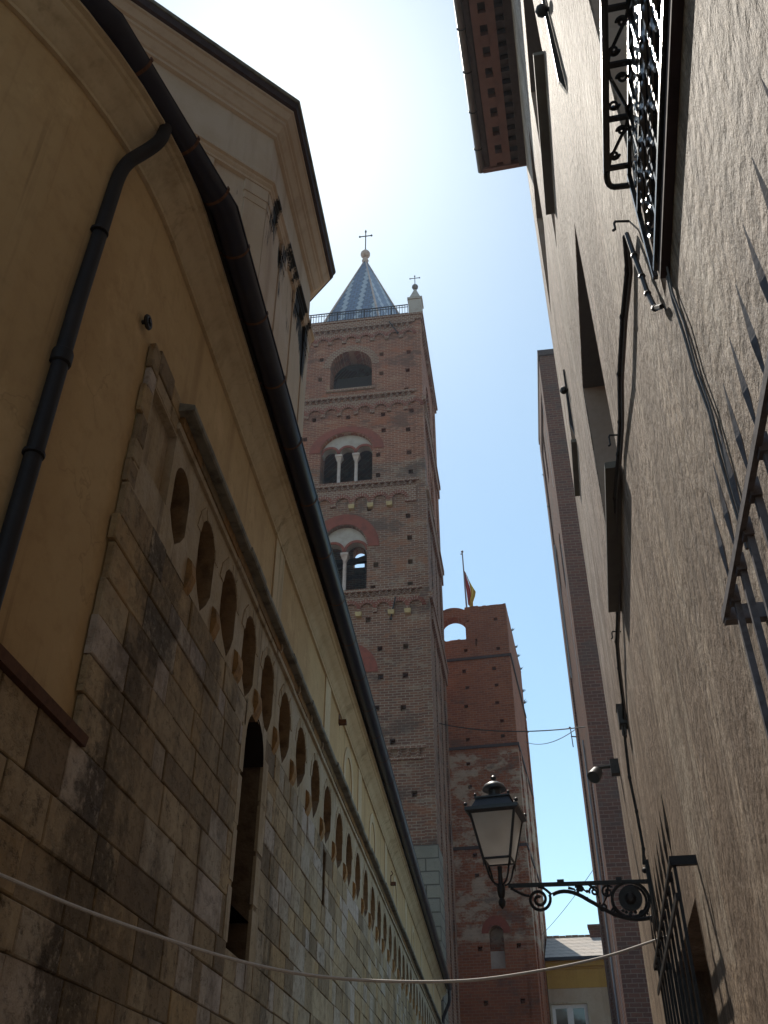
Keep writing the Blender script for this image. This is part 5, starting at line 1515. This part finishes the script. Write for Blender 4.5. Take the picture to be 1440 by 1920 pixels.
# ------------------------------------------------------------------ small things fixed to the stucco wall
fl = thing('floodlight', 'small black floodlight on a stub arm at the end of the stucco house', 'floodlight', FR, (XR, 11.3, 5.6))
mb = MB(); mb.box(XR - 0.10, XR + 0.01, 11.24, 11.36, 5.55, 5.73); mb.tube([(XR - 0.08, 11.3, 5.66), (XR - 0.26, 11.3, 5.65)], 0.022, 6); mb.build('mount', 'box_grey', fl)
mb = MB(); c = Vector((XR - 0.28, 11.3, 5.58)); d = Vector((-0.35, -0.5, -0.6)).normalized()
mb.tube([c - d * 0.07, c - d * 0.045, c + d * 0.07, c + d * 0.085], [0.04, 0.07, 0.082, 0.082], 12); hd = mb.build('head', 'box_grey', fl, smooth=True)
mb = MB(); mb.tube([c + d * 0.086, c + d * 0.09], 0.072, 12); mb.build('lens', 'pane', hd)
jb = thing('junction_box', 'dark cable junction box on the stucco wall above the floodlight', 'junction box', FR, (XR, 8.5, 5.1))
mb = MB(); mb.box(XR - 0.075, XR + 0.005, 8.44, 8.6, 5.03, 5.21); mb.box(XR - 0.082, XR + 0.005, 8.435, 8.605, 5.205, 5.22); mb.build('case', 'box_grey', jb)
mb = MB()
for k, dx in enumerate((-0.05, -0.025)): mb.tube([(XR + dx, 8.48, 5.03), (XR + dx - 0.005, 8.49, 4.93)], 0.011, 6)
mb.build('gland', 'cable_grey', jb)
def cable(name, label, frame, pts, r, mat, group=None, n=6):
    base = pts[-1]
    c = thing(name, label, 'cable', frame, base, group)
    mb = MB(); mb.tube(pts, r, n); mb.build('wire', mat, c, smooth=True); return c
xw = XR - 0.022
cpts = [(2.86, 5.05), (3.05, 5.05), (3.4, 5.10), (3.88, 5.16), (4.4, 5.26), (4.85, 5.37), (5.4, 5.42), (5.89, 5.45), (6.5, 5.45), (7.06, 5.43), (7.5, 5.39), (7.9, 5.33), (8.3, 5.16), (8.6, 4.98), (8.68, 4.6), (8.69, 4.29), (8.66, 3.95), (8.66, 3.82)]
wav = [(XR - 0.035 + 0.012 * math.sin(i * 1.7), y, z_) for i, (y, z_) in enumerate(cpts)]
cb_ = cable('wall_cable', 'thick black cable bundle along the stucco wall down to the lantern', FR, wav, 0.013, 'cable')
b = MB(); b.tube([(p[0] + 0.012, p[1] + 0.01, p[2] - 0.022) for p in wav[:14]], 0.009, 6); b.build('second_wire', 'cable_grey', cb_)
for i in range(1, len(wav) - 1, 1):
    p = Vector(wav[i]); t = (Vector(wav[i + 1]) - p).normalized() * 0.012
    b = MB(); b.tube([p - t, p + t], 0.0165, 8); b.build('cable_tie', 'cable', cb_)
cp2 = [(XR - 0.03, 2.84, 5.04), (XR - 0.032, 2.78, 4.82), (XR - 0.028, 2.74, 4.64), (XR - 0.032, 2.69, 4.48), (XR - 0.028, 2.64, 4.34), (XR - 0.018, 2.56, 4.26)]
cb2 = cable('wall_cable', 'short black cable slanting from the hook to the near window sill', FR, cp2, 0.011, 'cable')
for i in range(1, 5):
    p = Vector(cp2[i]); b = MB(); b.tube([p + Vector((0, .008, .01)), p - Vector((0, .008, .01))], 0.014, 8); b.build('cable_tie', 'cable', cb2)
cp3 = [(2.38, 4.22), (2.39, 4.1), (2.36, 3.9), (2.35, 3.7), (2.30, 3.5), (2.32, 3.36), (2.31, 3.2), (2.29, 3.0)]
cb3 = cable('wall_cable', 'pair of grey wires running down the stucco from the sill to the near grille', FR, [(XR - 0.012, y, z_) for y, z_ in cp3], 0.0055, 'cable_grey')
b = MB(); b.tube([(XR - 0.012, y - 0.035 + 0.012 * math.sin(i * 2.1), z_ + 0.01) for i, (y, z_) in enumerate(cp3)], 0.004, 6); b.build('second_wire', 'cable_grey', cb3)
def hook(y, z_, label, out=0.16, drop=0.07):
    out *= 0.72; drop *= 0.8
    h = thing('wall_hook', label, 'hook', FR, (XR, y, z_), 'iron hooks on the stucco wall')
    b = MB(); b.tube([(XR + 0.02, y, z_), (XR - out, y - 0.01, z_ + 0.005), (XR - out - 0.008, y - 0.01, z_ - 0.01), (XR - out - 0.008, y - 0.01, z_ - drop), (XR - out - 0.02, y - 0.01, z_ - drop - 0.008)], 0.0065, 6)
    b.build('rod', 'iron', h)
hook(2.88, 5.17, 'iron hook where the black cable bends near the window guard', 0.085, 0.06)
hook(4.70, 5.40, 'iron hook beside the near end of the wide slate sill', 0.10, 0.09)
hook(7.42, 5.44, 'iron hook just past the far end of the wide slate sill', 0.10, 0.07)

# ------------------------------------------------------------------ wires across the lane and between the towers
def span(name, label, p, q, sag, r, mat, n=24):
    p, q = Vector(p), Vector(q)
    o = thing(name, label, 'wire', Frame(0), tuple(p))
    pts = [p.lerp(q, i / n) - Vector((0, 0, sag * 4 * (i / n) * (1 - i / n))) for i in range(n + 1)]
    b = MB(); b.tube(pts, r, 6); b.build('wire', mat, o, smooth=True); return o
wp = [(-2.10, 3.83, 2.80), (-1.664, 4.205, 2.672), (-1.264, 4.539, 2.566), (-0.706, 5.005, 2.468), (-0.224, 5.408, 2.454), (0.398, 5.927, 2.522), (0.926, 6.368, 2.644), (1.464, 6.817, 2.806), (1.922, 7.199, 2.981), (2.10, 7.35, 3.05)]
ww = thing('hanging_wire', 'slack white wire hanging across the lane below the lantern', 'wire', Frame(0), wp[0])
pts = []
for i in range(len(wp) - 1):
    p0, p1, p2, p3 = [Vector(wp[max(0, min(len(wp) - 1, i + k))]) for k in (-1, 0, 1, 2)]
    for k in range(6):
        t = k / 6
        pts.append(0.5 * ((2 * p1) + (p2 - p0) * t + (2 * p0 - 5 * p1 + 4 * p2 - p3) * t * t + (3 * p1 - p0 - 3 * p2 + p3) * t ** 3))
pts.append(Vector(wp[-1]))
mb = MB(); mb.tube(pts, 0.0085, 8); mb.build('wire', 'white_cable', ww, smooth=True)
span('overhead_wire', 'thin black wire from the bell tower across to the dark tower', FB.w((BX1 - 0.02, 50.7, 22.94)), FT.w((TX + 0.02, 39.33, 17.61)), 0.35, 0.028, 'cable')
span('overhead_wire', 'faint grey wire just below the black one between two brick towers', FV.w((CX1, 66.8, 27.9)), FT.w((TX + 0.02, 46.05 - 0.7, 20.0)), 0.45, 0.02, 'cable_grey')
span('overhead_wire', 'hair-thin wire slanting behind the lantern bracket', FT.w((TX + 0.02, 45.0, 13.19)), FV.w((-3.9, 62.0, 13.7)), 0.15, 0.013, 'cable_grey')

# ------------------------------------------------------------------ summer haze in the air
hz_m = bpy.data.materials.new('haze'); hz_m.use_nodes = True
ht = hz_m.node_tree; ht.nodes.remove(ht.nodes["Principled BSDF"])
pv_ = ht.nodes.new("ShaderNodeVolumePrincipled")
pv_.inputs["Color"].default_value = (0.80, 0.88, 1.0, 1)
pv_.inputs["Density"].default_value = 0.0004
pv_.inputs["Anisotropy"].default_value = 0.35
ht.links.new(pv_.outputs[0], ht.nodes["Material Output"].inputs["Volume"])
mb = MB(); mb.box(-60, 60, -15, 90, -1, 72)
hz = tag(mb.build('haze', hz_m), 'thin pale summer haze filling the lane and round the towers', None, None, 'stuff')
